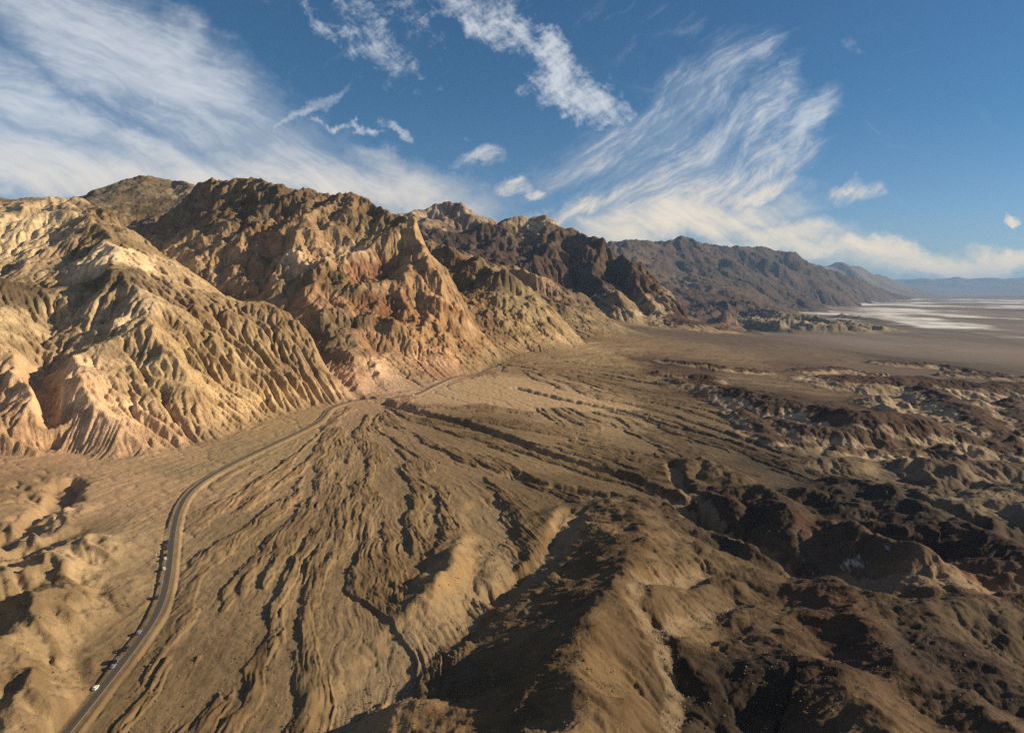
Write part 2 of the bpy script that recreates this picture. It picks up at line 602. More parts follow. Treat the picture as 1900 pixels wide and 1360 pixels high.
R1 = L((656, 737, 1112), (618, 697, 1130), (587, 653, 1160), (556, 609, 1190), (516, 573, 1230), (485, 562, 1270), (441, 567, 1300), (388, 531, 1340),
       (340, 503, 1380), (282, 472, 1430), (229, 428, 1480), (195, 390, 1540), (168, 378, 1580))
RIDGES = [
    R1, L((168, 378, 1580), (150, 374, 1750), (60, 380, 1900), (-60, 375, 2000)),
    L((168, 378, 1580), (190, 430, 1400), (215, 480, 1240), (205, 507, 1140), (260, 547, 1085), (285, 570, 1040), (290, 610, 980), (335, 680, 920), (370, 750, 880)),
    L((205, 507, 1140), (150, 540, 1180), (110, 560, 1190)),
    L((-200, 380, 1900), (-60, 385, 1750), (44, 373, 1600), (70, 430, 1450), (108, 470, 1350), (128, 500, 1280)),
    L((-300, 500, 1100), (-100, 520, 1060), (0, 520, 1110), (60, 545, 1110)),
    L((-300, 620, 850), (-100, 600, 900), (0, 640, 890), (35, 655, 880), (50, 700, 835), (72, 770, 785), (82, 850, 745)),
    L((0, 520, 1110), (-20, 580, 1000), (0, 640, 890)), L((-60, 760, 770), (0, 800, 750), (60, 830, 745)),
    L((260, 547, 1085), (220, 600, 1010), (185, 620, 980), (152, 655, 900), (165, 700, 850), (180, 746, 812), (225, 790, 785), (235, 850, 752)),
    L((152, 655, 900), (125, 720, 840), (118, 790, 780), (110, 850, 752)),
    # second massif
    L((357, 348, 2400), (415, 337, 2300), (481, 333, 2250), (500, 338, 2200), (529, 340, 2150), (551, 347, 2150), (609, 355, 2120), (626, 366, 2080), (670, 364, 2050), (707, 377, 2000),
      (725, 396, 1950), (758, 402, 1900), (769, 430, 1850), (790, 480, 1780), (825, 530, 1720), (860, 575, 1660), (885, 630, 1600), (925, 664, 1545)),
    L((540, 342, 2150), (500, 375, 2080), (450, 400, 2030), (400, 415, 1980), (340, 437, 1930), (295, 462, 1900)),
    L((600, 360, 2110), (560, 385, 1980), (545, 410, 1900), (520, 460, 1800), (495, 520, 1700), (480, 565, 1620)),
    L((545, 410, 1900), (555, 470, 1750), (592, 540, 1550), (612, 590, 1430), (642, 640, 1320), (656, 690, 1220), (666, 728, 1130)),
    L((670, 364, 2050), (690, 430, 1880), (720, 500, 1720), (750, 560, 1560), (740, 640, 1400), (747, 700, 1270)),
    L((750, 560, 1560), (790, 620, 1450), (800, 680, 1350)), L((612, 590, 1430), (690, 650, 1320), (705, 700, 1220)),
    L((758, 402, 1900), (795, 470, 1740), (822, 570, 1580), (832, 650, 1430), (842, 692, 1345)),
    L((825, 530, 1720), (862, 620, 1560), (885, 680, 1420)),
    # peak at the back left
    L((-300, 385, 2800), (0, 366, 3000), (26, 372, 3000), (48, 366, 3000), (88, 368, 3050), (152, 370, 3000), (176, 355, 3050), (212, 340, 3100), (240, 330, 3140), (265, 325, 3150),
      (282, 327, 3150), (318, 335, 3150), (340, 336, 3100), (357, 348, 3000), (480, 352, 3000), (620, 385, 3000)),
    L((265, 325, 3150), (250, 370, 2900), (215, 400, 2700)), L((318, 335, 3150), (330, 380, 2850), (290, 420, 2600)), L((152, 370, 3000), (110, 385, 2700), (60, 392, 2500)),
    # third massif
    L((600, 400, 3000), (700, 440, 2700), (800, 452, 2400), (858, 470, 2300), (900, 490, 2250), (930, 504, 2150), (945, 540, 2080), (962, 575, 1950), (970, 620, 1820), (985, 659, 1712)),
    L((930, 504, 2150), (968, 517, 2150), (1000, 560, 2050), (1030, 600, 1980), (1060, 635, 1930), (1090, 661, 1880)),
    L((800, 452, 2400), (835, 500, 2250), (860, 540, 2120)),
    L((930, 500, 2900), (975, 500, 2700), (1030, 530, 2650), (1080, 570, 2550), (1110, 597, 2480), (1150, 612, 2430), (1190, 637, 2380)),
    # fourth, dark massif
    L((600, 395, 5300), (700, 405, 5200), (758, 402, 4900), (784, 391, 4800), (815, 384, 4750), (836, 378, 4700), (858, 382, 4650), (902, 402, 4500), (943, 404, 4450), (998, 404, 4400), (1042, 421, 4300),
      (1079, 430, 4200), (1112, 447, 4050), (1130, 452, 4000), (1153, 470, 3900), (1208, 507, 3800), (1245, 544, 3700), (1263, 572, 3600), (1285, 598, 3450)),
    L((836, 378, 4700), (850, 430, 4300), (885, 470, 4000), (930, 495, 3600)),
    L((902, 402, 4500), (950, 440, 4150), (985, 480, 3900), (1010, 520, 3600), (1060, 550, 3300), (1110, 585, 3050)),
    L((998, 404, 4400), (1030, 440, 4100), (1055, 465, 3950)),
    L((1120, 449, 4020), (1105, 490, 3800), (1130, 530, 3550), (1170, 575, 3300), (1212, 613, 3150)),
    L((1153, 470, 3900), (1190, 540, 3600), (1242, 600, 3300)),
    # country behind, kept below the skyline
    L((-1200, 420, 3600), (-300, 420, 4200), (300, 400, 4300), (600, 410, 4400)),
]
VALLEYS = [
    L((104, 880, 742), (84, 806, 808), (72, 740, 880), (92, 640, 1000), (120, 600, 1080)),
    L((308, 838, 780), (250, 760, 840), (215, 700, 900), (235, 640, 960)),
    L((440, 795, 880), (370, 700, 960), (320, 610, 1040)),
    L((20, 930, 690), (-60, 800, 780), (-150, 700, 900), (-150, 560, 1200)),
    [(-262, 1130, 24), (-330, 1230, 45), (-430, 1380, 85), (-560, 1520, 135), (-760, 1680, 190), (-1000, 1850, 250), (-1150, 2050, 300), (-1300, 2350, 370), (-1500, 2700, 440)],
    L((702, 722, 1195), (690, 660, 1330), (662, 590, 1480), (640, 500, 1650)),
    L((790, 712, 1260), (775, 660, 1380), (775, 600, 1480), (755, 500, 1700)),
    L((860, 694, 1360), (850, 640, 1500), (815, 560, 1640)),
    L((942, 664, 1590), (915, 640, 1680), (880, 585, 1850), (850, 545, 2000), (800, 500, 2250), (760, 480, 2450)),
    L((1110, 655, 2000), (1060, 610, 2250), (1010, 560, 2500), (960, 530, 2700)),
    L((1200, 628, 2700), (1130, 605, 2850), (1050, 570, 3000), (960, 520, 3200), (850, 480, 3500), (700, 450, 3800)),
    L((1060, 505, 3900), (1080, 540, 3650), (1110, 570, 3400), (1150, 602, 3150)),
    L((1130, 500, 4100), (1160, 545, 3700), (1200, 590, 3350)),
]
FOOT_S = smooth_line([p for p in FOOT[:22]], it=3)
G1 = Grid(-2700, 1900, 480, 5600, 12)


def build_macro():
    g = G1
    inside = in_poly(g.X, g.Y, FOOT)
    z = zg(g.X, g.Y)
    M = ~inside
    V = np.where(M, z, 0)
    for l in VALLEYS + RIDGES:
        raster_line(g, l, M, V)
    M[-1] = True
    V[-1] = 420 * sst(g.X[-1], 900, 300) + 20
    M[:, 0] |= inside[:, 0]
    V[:, 0] = np.where(inside[:, 0], 330, V[:, 0])
    # keep the fixed heights as height above ground so the front stays put
    A = membrane(M, V - z * 1.0, (40, 40))
    return inside, A * inside


G1_IN, G1_M = build_macro()
G1_MASK = box(G1_IN.astype(float), 3)
log('macro')


def mountain_base(x, y):
    """height above ground of the mountains before erosion"""
    wx, wy = fbm(x / 90, y / 90, 3, 11) * 16, fbm(x / 90, y / 90, 3, 12) * 16
    a = G1.sample(G1_M, x, y)
    k = sst(a, 2, 60)
    a = G1.sample(G1_M, x + wx * k, y + wy * k)
    w = G1.window(x, y, 60)
    a = np.maximum(a, 0) * w
    return a


# ------------------------------------------------------------------ hills: crest lines (px, py, height above ground) with a half width in metres
def Hl(w, *pts):
    return (w, [on_ground(px, py, h)[:2] + (h,) for px, py, h in pts])


HILLS = [
    Hl(84, (1186, 934, 16), (1190, 1000, 26), (1150, 1080, 36), (1085, 1150, 44), (1070, 1230, 49), (1080, 1290, 47), (1060, 1345, 44), (1030, 1420, 42)),
    Hl(42, (1060, 948, 10), (1145, 1000, 18), (1140, 1060, 20)),
    Hl(40, (1020, 1346, 20), (900, 1345, 20), (745, 1314, 20)), Hl(60, (1050, 1450, 34), (900, 1440, 34), (700, 1450, 24)),
    Hl(24, (860, 990, 5), (850, 1015, 13), (815, 1055, 16), (790, 1110, 12), (750, 1185, 3)),
    Hl(20, (900, 1015, 8), (905, 1065, 6)),
    Hl(86, (1330, 1250, 14), (1480, 1215, 28), (1561, 1240, 32), (1605, 1290, 34), (1660, 1350, 36), (1700, 1430, 38)),
    Hl(46, (1531, 1105, 14), (1565, 1120, 17), (1642, 1191, 22), (1690, 1250, 22), (1789, 1291, 22), (1930, 1370, 24)),
    Hl(52, (1700, 1120, 12), (1780, 1200, 18), (1870, 1250, 20), (2000, 1280, 20)),
    Hl(36, (1260, 1150, 6), (1400, 1140, 12), (1500, 1130, 14)), Hl(32, (1290, 1220, 10), (1400, 1195, 14), (1480, 1185, 14)),
    Hl(17, (1225, 1290, 12), (1240, 1305, 12)),
    Hl(46, (1440, 1078, 5), (1530, 1080, 16), (1620, 1108, 20), (1700, 1128, 20), (1800, 1135, 18)), Hl(46, (1740, 1140, 14), (1800, 1120, 18), (1960, 1118, 22)),
    Hl(58.5, (1500, 972, 14), (1540, 960, 26), (1590, 980, 30), (1650, 1000, 32), (1708, 1018, 34), (1745, 1030, 32), (1800, 1062, 20), (1840, 1092, 5)),
    Hl(36, (1708, 1018, 34), (1722, 1060, 24), (1725, 1095, 6)), Hl(26, (1590, 980, 28), (1590, 1020, 18), (1560, 1055, 5)),
    Hl(46, (1380, 905, 14), (1420, 900, 22), (1470, 955, 26), (1500, 982, 22), (1512, 1010, 14), (1526, 1045, 3)),
    Hl(32, (1318, 915, 14), (1350, 922, 20), (1368, 960, 10)), Hl(30, (1290, 975, 8), (1380, 978, 15), (1412, 1010, 15), (1438, 1052, 5)),
    Hl(40, (1500, 905, 12), (1560, 900, 18), (1590, 930, 14), (1605, 960, 8)),
    Hl(60.5, (1590, 885, 22), (1650, 905, 30), (1700, 925, 28), (1760, 955, 28), (1830, 990, 26), (1930, 1040, 26)),
    Hl(80, (1800, 930, 18), (1900, 905, 30), (2050, 900, 36)), Hl(30, (1650, 905, 26), (1665, 960, 12)), Hl(34, (1830, 990, 24), (1850, 1050, 12)),
    Hl(95, (1290, 705, 16), (1350, 712, 24), (1440, 742, 30), (1520, 750, 38), (1600, 768, 44), (1700, 770, 46), (1770, 790, 36), (1860, 832, 14)),
    Hl(42, (1440, 742, 26), (1430, 770, 8)), Hl(60, (1700, 770, 40), (1730, 800, 24)), Hl(60, (1600, 768, 40), (1590, 790, 20)),
    Hl(52, (1440, 778, 14), (1500, 790, 24), (1570, 796, 27), (1650, 815, 20), (1740, 838, 5)),
    Hl(135, (1560, 700, 22), (1640, 700, 32), (1720, 700, 38), (1800, 708, 40), (1900, 712, 42), (2050, 715, 46)),
    Hl(80, (1720, 715, 34), (1800, 755, 28), (1840, 790, 18), (1890, 825, 6)), Hl(70, (1880, 740, 30), (1920, 790, 20)),
    Hl(40, (1235, 667, 10), (1340, 678, 15), (1420, 688, 10)), Hl(36, (1225, 690, 8), (1300, 694, 16), (1330, 700, 14)), Hl(50, (1490, 684, 12), (1560, 682, 15), (1610, 694, 8)),
    Hl(85, (1640, 670, 14), (1740, 674, 20), (1850, 692, 14)), Hl(90, (1500, 668, 2), (1560, 668, 4)), Hl(60, (1760, 690, 16), (1900, 698, 18)),
    Hl(34, (1480, 852, 10), (1560, 850, 15), (1650, 862, 6)), Hl(46, (1740, 868, 12), (1850, 858, 20), (1960, 862, 22)), Hl(34, (1560, 830, 10), (1700, 838, 14), (1800, 830, 12)),
    Hl(36, (1262, 862, 8), (1300, 848, 14), (1362, 880, 10)), Hl(30, (1300, 905, 10), (1262, 920, 6)), Hl(44, (1380, 760, 14), (1420, 790, 14), (1440, 815, 6)),
    Hl(30, (1390, 800, 8), (1440, 812, 12), (1500, 822, 8)), Hl(36, (1220, 980, 12), (1300, 1015, 14), (1420, 1070, 6)), Hl(28, (1200, 955, 12), (1290, 975, 10)),
    Hl(26, (1300, 1090, 8), (1350, 1080, 10)), Hl(26, (1390, 1060, 8), (1420, 1080, 8)),
    # dissected terrace at the lower left
    Hl(50, (-250, 1180, 24), (-60, 1080, 20), (60, 1040, 14), (160, 1010, 8), (230, 1000, 3)),
    Hl(38, (-150, 1330, 24), (-20, 1210, 22), (70, 1110, 16), (150, 1080, 12), (190, 1090, 5)),
    Hl(30, (-100, 1450, 24), (10, 1330, 20), (60, 1260, 16), (90, 1215, 5)), Hl(26, (120, 1040, 12), (130, 1120, 12), (105, 1190, 3)),
    Hl(22, (60, 1110, 14), (60, 1200, 10)), Hl(32, (-60, 1020, 16), (40, 990, 8), (110, 940, 6)),
    # pale foothills far along the front
    Hl(330, (1230, 592, 30), (1300, 580, 80), (1400, 574, 100), (1450, 582, 90)), Hl(330, (1470, 586, 95), (1540, 594, 75), (1620, 608, 30)), Hl(300, (1380, 592, 60), (1460, 598, 70), (1560, 606, 45)), Hl(200, (1270, 596, 35), (1350, 600, 45)),
    Hl(110, (1330, 609, 18), (1400, 613, 18)), Hl(130, (1480, 606, 22), (1560, 612, 14)), Hl(160, (1560, 585, 30), (1620, 592, 20), (1690, 604, 6)),
]
# sharp-walled washes: (half width, depth, wall width, points)
TRENCH = [
    (9, 11, 6, [(668, 738), (700, 742), (730, 752), (790, 767), (850, 782), (900, 797), (950, 814), (1000, 837), (1060, 855), (1120, 873), (1190, 893), (1250, 925), (1300, 962), (1400, 1015), (1500, 1075)]),
    (8, 6, 8, [(1500, 1075), (1560, 1078), (1650, 1105), (1730, 1118), (1830, 1112), (1930, 1112)]),
    (4, 5, 9, [(1310, 1075), (1262, 1108), (1195, 1130), (1172, 1160), (1180, 1200), (1213, 1238), (1235, 1280), (1262, 1320), (1240, 1380)]),
    (4, 2.5, 7, [(1370, 1140), (1320, 1160), (1260, 1190), (1240, 1225), (1213, 1238)]),
    (14, 4, 12, [(905, 940), (925, 1010), (925, 1060), (905, 1090), (850, 1140), (770, 1195), (700, 1270), (640, 1370)]),
    (7, 8, 9, [(1060, 960), (1040, 1010), (985, 1075), (930, 1100)]),
    (6, 9, 8, [(1250, 862), (1255, 890), (1290, 920), (1330, 970)]),
    (6, 7, 8, [(950, 880), (1030, 905), (1100, 915), (1180, 935), (1240, 950), (1330, 990), (1440, 1050)]),
    (5, 5, 6, [(960, 720), (1060, 745), (1150, 760), (1240, 790), (1330, 812), (1400, 835)]),
    (5, 5, 6, [(1000, 690), (1100, 690), (1200, 710), (1260, 720)]),
    (10, 11, 7, [(122, 893), (116, 925), (85, 955), (45, 980), (0, 1003), (-80, 1030), (-180, 1050)]), (3, 5, 5, [(130, 990), (60, 1020), (-20, 1055)]),
]
TR = [(w, d, ww, smooth_line([on_ground(*p) for p in pts], it=2)) for w, d, ww, pts in TRENCH]
ROAD_PX = [(60, 1440), (95, 1400), (128, 1358), (178, 1296), (212, 1253), (250, 1203), (284, 1156), (300, 1122), (310, 1085), (316, 1040), (321, 990),
           (330, 950), (348, 917), (383, 889), (430, 863), (475, 841), (520, 820), (562, 800), (592, 784), (603, 773), (610, 760), (636, 750), (662, 744),
           (690, 742), (727, 740), (754, 736.5), (772, 735), (804, 717.5), (842, 701), (862, 697), (884, 699), (893, 693), (908, 685), (931, 680)]
ROAD = smooth_line([on_ground(*p) for p in ROAD_PX], it=3)


TENT = (84, 86, 58.5, 60.5)
CAPPED = (1290, 1560, 1235, 1225, 1490, 1640, 1760, 1720, 1880, 1480, 1740, 1560)
CAPH = []


def hills(x, y, caps=False):
    acc = np.zeros(x.shape)
    cap = np.zeros(x.shape)
    wx, wy = fbm(x / 45, y / 45, 3, 21) * 9, fbm(x / 45, y / 45, 3, 22) * 9
    far = sst(np.hypot(x, y), 300, 900)
    xw, yw = x + wx * (.35 + .65 * far), y + wy * (.35 + .65 * far)
    if x.ndim == 2:
        xw, yw = x, y
    for w, pts in HILLS:
        D, V, S = dist_poly(xw, yw, pts, w)
        t = np.clip(D / w, 0, 1)
        if w in TENT:
            p = np.where(t < 1, V * (1 - t) * (1 - .22 * t), 0) - V * .07 * np.maximum(1 - t / .10, 0) ** 2
        else:
            p = np.where(t < 1, V * (1 - t * t) ** 1.35 * (1 - .25 * t), 0)
        acc += np.maximum(p, 0) ** 4
        if caps and pts[0][1] > 760 and pts[0][0] > 200:
            cap = np.maximum(cap, np.where(p > .8 * (acc ** .25), 1 - t + .12 * (V / 40), 0) * (D < w))
    bad = sst(zg(x, y), -34, -52) * sst(np.hypot(x, y), 2500, 2000) * sst(x, 150, 300)
    lump = np.maximum(fbm(x / 105 + .3 * gn(x / 60, y / 60, 24), y / 85, 3, 23) + .02, 0) * 24 + np.maximum(fbm(x / 42, y / 36, 3, 25), 0) * 9
    acc = (acc ** .25 + bad * lump * sst(acc ** .25, 26, 4))
    return (acc, cap) if caps else acc


A1 = np.array([-252.0, 1106.0])
A2 = np.array(on_ground(925, 676)[:2])


def fan_pattern(x, y, apex, seed):
    """long tongues of old dark surface split by younger washes, fanning out from an apex"""
    dx, dy = x - apex[0], y - apex[1]
    r = np.hypot(dx, dy) + 1
    th = np.arctan2(dx, -dy)
    wv = fbm(x / 60, y / 60, 3, seed) * 6 / r + fbm(x / 240, y / 240, 2, seed + 1) * 30 / r
    lev = np.log2(np.maximum(r, 60) / 260)
    k0 = np.floor(lev)
    t = sst(lev - k0, .3, .7)
    out = 0
    fine = 0
    for kk, wgt in ((k0, 1 - t), (k0 + 1, t)):
        fr = 8.0 * 2.0 ** kk                      # cells per radian
        a = gn((th + wv) * fr + kk * 7.7, r / 330 + kk * 3.3, seed + 4) + .55 * gn((th + wv) * fr * 2.1 + kk, r / 170, seed + 5) + .30 * gn((th + wv) * fr * 4.4, r / 60, seed + 6)
        q = (.5 - np.abs(gn((th + wv * .8) * fr * 3.1 + kk * 2.2, r / 130, seed + 7))) + .6 * (.5 - np.abs(gn((th + wv * .8) * fr * 6.7, r / 60, seed + 8)))
        fine = fine + wgt * q
        out = out + wgt * a
    return out, r, th, fine


# ------------------------------------------------------------------ near country at 2.5 m, mountains at 3.5 m, far massif at 9 m
GP1 = Grid(-900, 1560, 110, 2300, 2.3)
GM = Grid(-1560, 460, 600, 2780, 2.3)
GM4 = Grid(-1100, 1800, 2500, 5500, 10.0)


def region_weights(x, y):
    m = G1.sample(G1_MASK, x, y) * G1.window(x, y, 30)
    return m


APRON = [on_ground(*p)[:2] for p in [(765, 742), (850, 712), (905, 697), (960, 703), (1040, 722), (1130, 742), (1215, 763), (1100, 763), (960, 757), (860, 752)]]
GA = Grid(-300, 700, 900, 1700, 6)
AP = box(in_poly(GA.X, GA.Y, APRON).astype(float), 40)


def apron(x, y):
    return GA.sample(AP, x + fbm(x / 60, y / 60, 2, 35) * 34, y + fbm(x / 60, y / 60, 2, 36) * 34) * GA.window(x, y, 10)


CAP = [None]


def near_base(x, y, parts=False):
    z = zg(x, y)
    hl, CAP[0] = hills(x, y, True)
    mtn = mountain_base(x, y)
    pa, ra, tha, fa = fan_pattern(x, y, A1, 31)
    pb, rb, thb, fb = fan_pattern(x, y, A2, 51)
    side = sst((x - 120) + (y - 900) * .9, -60, 160)            # the further fan takes over towards the upper right
    pat = pa * (1 - side) + pb * side + .02
    fin = fa * (1 - side) + fb * side
    near_l = sst(np.hypot((x + 90) / 190, (y - 420) / 270), 1.15, .5)
    pat = pat - .05 + .15 * near_l + fbm(x / 9, y / 9, 2, 33) * .045
    isl = sst(pat, -.015, .045)
    inr = sst(mtn, 3, .5) * sst(hl, 6, 1.5)
    # the apron on the mountain side of the road is smooth
    k_ = ROAD[:, 1] < 1095
    xr = np.interp(y, np.maximum.accumulate(ROAD[k_, 1]), ROAD[k_, 0])
    left = np.where(y < 1095, sst(x - xr, 7, 26), 1.0)
    ap = sst(apron(x, y), .3, .7)
    amp = inr * left * (1 - .93 * ap) * sst(np.hypot(x, y), 3000, 1700)
    h = isl * 1.1 + np.maximum(pat - .03, 0) * 1.5 + isl * fin * 1.35 * (1 + .3 * near_l) * (.6 + .9 * sst(fbm(x / 45, y / 45, 2, 37), -.3, .3)) + isl * fbm(x / 17, y / 17, 3, 38) * 1.1
    z1 = z + hl + mtn + h * amp
    return (z1, hl, mtn, isl * amp, pat) if parts else z1


def carve(x, y, z):
    for w, d, ww, pts in TR:
        D, V, S = dist_poly(x, y, pts, w + ww + 25)
        n = gn(S / 30, S * 0 + w, 71) * w * .5
        n2 = fbm(x / 14, y / 14, 2, 72) * 4
        z = z - d * sst(D + n2 - n, w + ww, w) * (D < w + ww + 24)
    return z


def x_(g):
    return g.X


def build_near():
    g = GP1
    z, hl, mtn, isl, pat = near_base(g.X, g.Y, True)
    z00 = z.copy()
    z = carve(g.X, g.Y, z)
    hn = sst(hl, 1, 8)
    lt = sst(-x_(g), 190, 250) * sst(g.Y, 720, 560)
    wv_ = fbm(g.X / 40, g.Y / 40, 3, 85) * .35
    al, ac = (g.X * .72 - g.Y * .69), (g.X * .69 + g.Y * .72)
    z += lt * hn * ((ridged(al / 95, ac / 30 + wv_, 3, 86) - .5) * 15 + (ridged(al / 30, ac / 10 + wv_ * 2, 3, 88) - .5) * 4.5)
    z += hn * (fbm(g.X / 60, g.Y / 60, 4, 81) * 5.0) + ridged(g.X / 24, g.Y / 24, 3, 83) * hn * 1.2 + fbm(g.X / 9, g.Y / 9, 3, 82) * .35
    h, A = stream(z, g.c, 12, .013, m=.5, diff=.06, seed=3)
    h, A = stream(h + fbm(g.X / 6, g.Y / 6, 2, 87) * .2, g.c, 7, .06 * (.3 + .7 * hn.ravel() + 1.6 * lt.ravel()), m=.30, diff=.0, seed=13)
    d = h - z
    lim = 1.5 + 10.0 * hn + 5.0 * lt
    d = -lim * np.tanh(np.maximum(-d, 0) / lim) + np.minimum(np.maximum(d, 0), 1.5)
    return (z + d) - z00, A, hl


def craggy(x, y):
    """0 on the soft pale clay front at the left, 1 on the hard massifs"""
    s = (x + 262) * .55 + (y - 1130) * .83 + fbm(x / 200, y / 200, 2, 97) * 60       # across the canyon
    a = sst(s - np.maximum(-(x + 262), 0) * .35, -60, 60)
    t = sst(y - (1420 + .25 * (x + 900)), -60, 120) * (x < -560)
    return np.clip(np.maximum(a, t * 1.0), 0, 1)


def build_mtn():
    g = GM
    mb = mountain_base(g.X, g.Y)
    z = zg(g.X, g.Y) + mb
    k = sst(mb, 4, 110)
    n = ridged(g.X / 210, g.Y / 210, 4, 91) - .5
    rock = sst(fbm(g.X / 320, g.Y / 320, 2, 96), -.25, .25)
    cr = craggy(g.X, g.Y)
    z2 = z + k * (n * (15 + 19 * cr) + fbm(g.X / 46, g.Y / 46, 4, 92) * (3 + (2 + 6 * rock) * cr) + cr * (ridged(g.X / 95, g.Y / 95, 5, 89, .45) - .5) * 12) + fbm(g.X / 10, g.Y / 10, 2, 93) * (.5 + .7 * cr) * sst(mb, 1, 20)
    # rills of the soft front, side by side above its foot
    D_, V_, S_ = dist_poly(g.X, g.Y, FOOT_S, 650)
    soft = (1 - cr) * sst(mb, 1, 14) * (D_ < 640)
    rw = fbm(g.X / 60, g.Y / 60, 3, 98) * 10
    rill = (1 - 2 * np.abs(gn((S_ + rw) / 12.5, D_ / 120, 99))) + .5 * (1 - 2 * np.abs(gn((S_ + rw) / 7.5, D_ / 70, 100)))
    z2 += soft * rill * 3.3 * (.5 + sst(fbm(g.X / 130, g.Y / 130, 2, 95), -.4, .3))
    fx = mb < .6
    h, A = stream(z2, g.c, 14, .0135, m=.5, fixed=fx, diff=.02, seed=4)
    h += fbm(g.X / 7, g.Y / 7, 2, 94) * .5 * sst(mb, 1, 10)
    h, A = stream(h, g.c, 10, (.05 + .13 * (1 - cr)).ravel(), m=.30, fixed=fx, diff=.0, seed=14)
    return h - z, A


def build_m4():
    g = GM4
    mb = mountain_base(g.X, g.Y)
    z = zg(g.X, g.Y) + mb
    k = sst(mb, 6, 160)
    n = ridged(g.X / 420, g.Y / 420, 4, 101) - .5
    z2 = z + k * (n * 95 + fbm(g.X / 110, g.Y / 110, 4, 102) * 22) + fbm(g.X / 30, g.Y / 30, 2, 93) * 2
    h, A = stream(z2, g.c, 16, .012, m=.5, fixed=mb < 1, diff=.02, seed=5)
    h, A = stream(h, g.c, 8, .10, m=.30, fixed=mb < 1, seed=15)
    return h - z, A


D_NEAR, A_NEAR, HL_NEAR = build_near()
log('near', D_NEAR.shape)
D_MTN, A_MTN = build_mtn()
log('mountains', D_MTN.shape)
D_M4, A_M4 = build_m4()
log('m4')


# far massifs on coarse grids: (grid, ridges, foot) ---------------------------------------
def far_massif(g, ridges, foot, amp, wl, K, seed, base=VF, valleys=()):
    ins = in_poly(g.X, g.Y, foot)
    M = ~ins
    V = np.where(M, base, 0.0)
    for l in list(valleys) + ridges:
        raster_line(g, l, M, V)
    A = membrane(M, V, (40, 40)) - base
    A = np.maximum(A, 0)
    wx, wy = fbm(g.X / wl, g.Y / wl, 3, seed) * wl * .2, fbm(g.X / wl, g.Y / wl, 3, seed + 1) * wl * .2
    A = g.sample(A, g.X + wx, g.Y + wy)
    k = sst(A, amp * .1, amp * 3)
    z = A + k * ((ridged(g.X / wl, g.Y / wl, 4, seed + 2) - .5) * amp + fbm(g.X / wl * 4, g.Y / wl * 4, 4, seed + 3) * amp * .25)
    h, _ = stream(z, g.c, 16, K, fixed=A < 1, diff=.01, seed=seed)
    h, _ = stream(h, g.c, 7, K * 22, m=.3, fixed=A < 1, seed=seed + 7)
    return np.maximum(h, 0)


def gpt(px, py):
    d = ray(px, py)
    t = (VF - CAMZ) / d[2]
    return (d[0] * t, d[1] * t)


G5 = Grid(-2500, 14500, 5600, 25000, 48)
M5 = far_massif(G5, [
    L((900, 450, 10000), (1000, 450, 10000), (1100, 462, 10500), (1150, 456, 11000), (1190, 450, 11500), (1215, 457, 11800), (1240, 450, 12300), (1292, 443, 13000), (1340, 451, 13800), (1400, 463, 15000), (1480, 485, 16500),
      (1520, 494, 17300), (1545, 500, 18000), (1580, 510, 19000), (1610, 526, 20500), (1640, 534, 21300), (1672, 552, 22500)),
    L((1150, 456, 11000), (1200, 500, 9300), (1245, 545, 7600), (1270, 575, 6800)), L((1215, 457, 11800), (1260, 510, 9600), (1320, 555, 7900)),
    L((1190, 450, 11500), (1160, 490, 9000), (1200, 530, 7600)),
    L((1292, 443, 13000), (1325, 490, 11300), (1390, 540, 9600), (1440, 572, 8600)), L((1340, 451, 13800), (1400, 505, 12200), (1480, 560, 10500)),
    L((1400, 463, 15000), (1460, 510, 13200), (1520, 552, 11600)), L((1480, 485, 16500), (1545, 530, 14700), (1590, 558, 13400)),
    L((1545, 500, 18000), (1600, 535, 16500), (1630, 555, 15500)), L((1610, 526, 20500), (1650, 545, 19000), (1672, 556, 18300))],
    [gpt(1215, 600), gpt(1270, 596), gpt(1400, 592), gpt(1480, 588), gpt(1520, 575), gpt(1560, 571), gpt(1600, 564), gpt(1640, 562), gpt(1690, 555), (14400, 24000), (-2400, 24000), (-2400, 6200), (600, 5900)],
    260, 2300, .010, 61)
G6 = Grid(6000, 27000, 23000, 42000, 110)
M6 = far_massif(G6, [
    L((1300, 470, 27000), (1400, 478, 28000), (1490, 488, 29000), (1515, 485, 29500), (1530, 486, 30000), (1560, 494, 30500), (1600, 500, 31000), (1640, 513, 31500), (1670, 526, 31800), (1700, 538, 32200), (1735, 549, 33000)),
    L((1530, 486, 30000), (1590, 520, 28000), (1640, 545, 27000)), L((1600, 500, 31000), (1650, 530, 29500), (1690, 548, 28500))],
    [gpt(1560, 553), gpt(1660, 552.5), gpt(1690, 552), gpt(1720, 551), gpt(1745, 549.5), (26800, 41000), (6200, 41000), (6200, 24000)], 420, 4200, .006, 65)
G7 = Grid(26000, 76000, 42000, 76000, 280)
M7 = far_massif(G7, [L((1560, 530, 58000), (1640, 527, 60000), (1680, 520, 60000), (1730, 518, 60000), (1770, 519, 61000), (1800, 516, 60000), (1830, 516, 61000), (1860, 514, 60000), (1900, 518, 60000), (1950, 515, 60000), (2100, 512, 60000)),
                     L((1860, 514, 60000), (1880, 530, 56000)), L((1730, 518, 60000), (1760, 532, 56000)), L((1800, 516, 60000), (1830, 530, 57000))],
                [(26100, 50000), (36000, 50500), (50000, 52000), (75900, 50000), (75900, 75000), (26100, 75000)], 500, 6500, .005, 69)
log('far')


ROAD_Z = ROAD.copy()
ROAD_Z[:, 2] = zg(ROAD[:, 0], ROAD[:, 1]) + 1.2


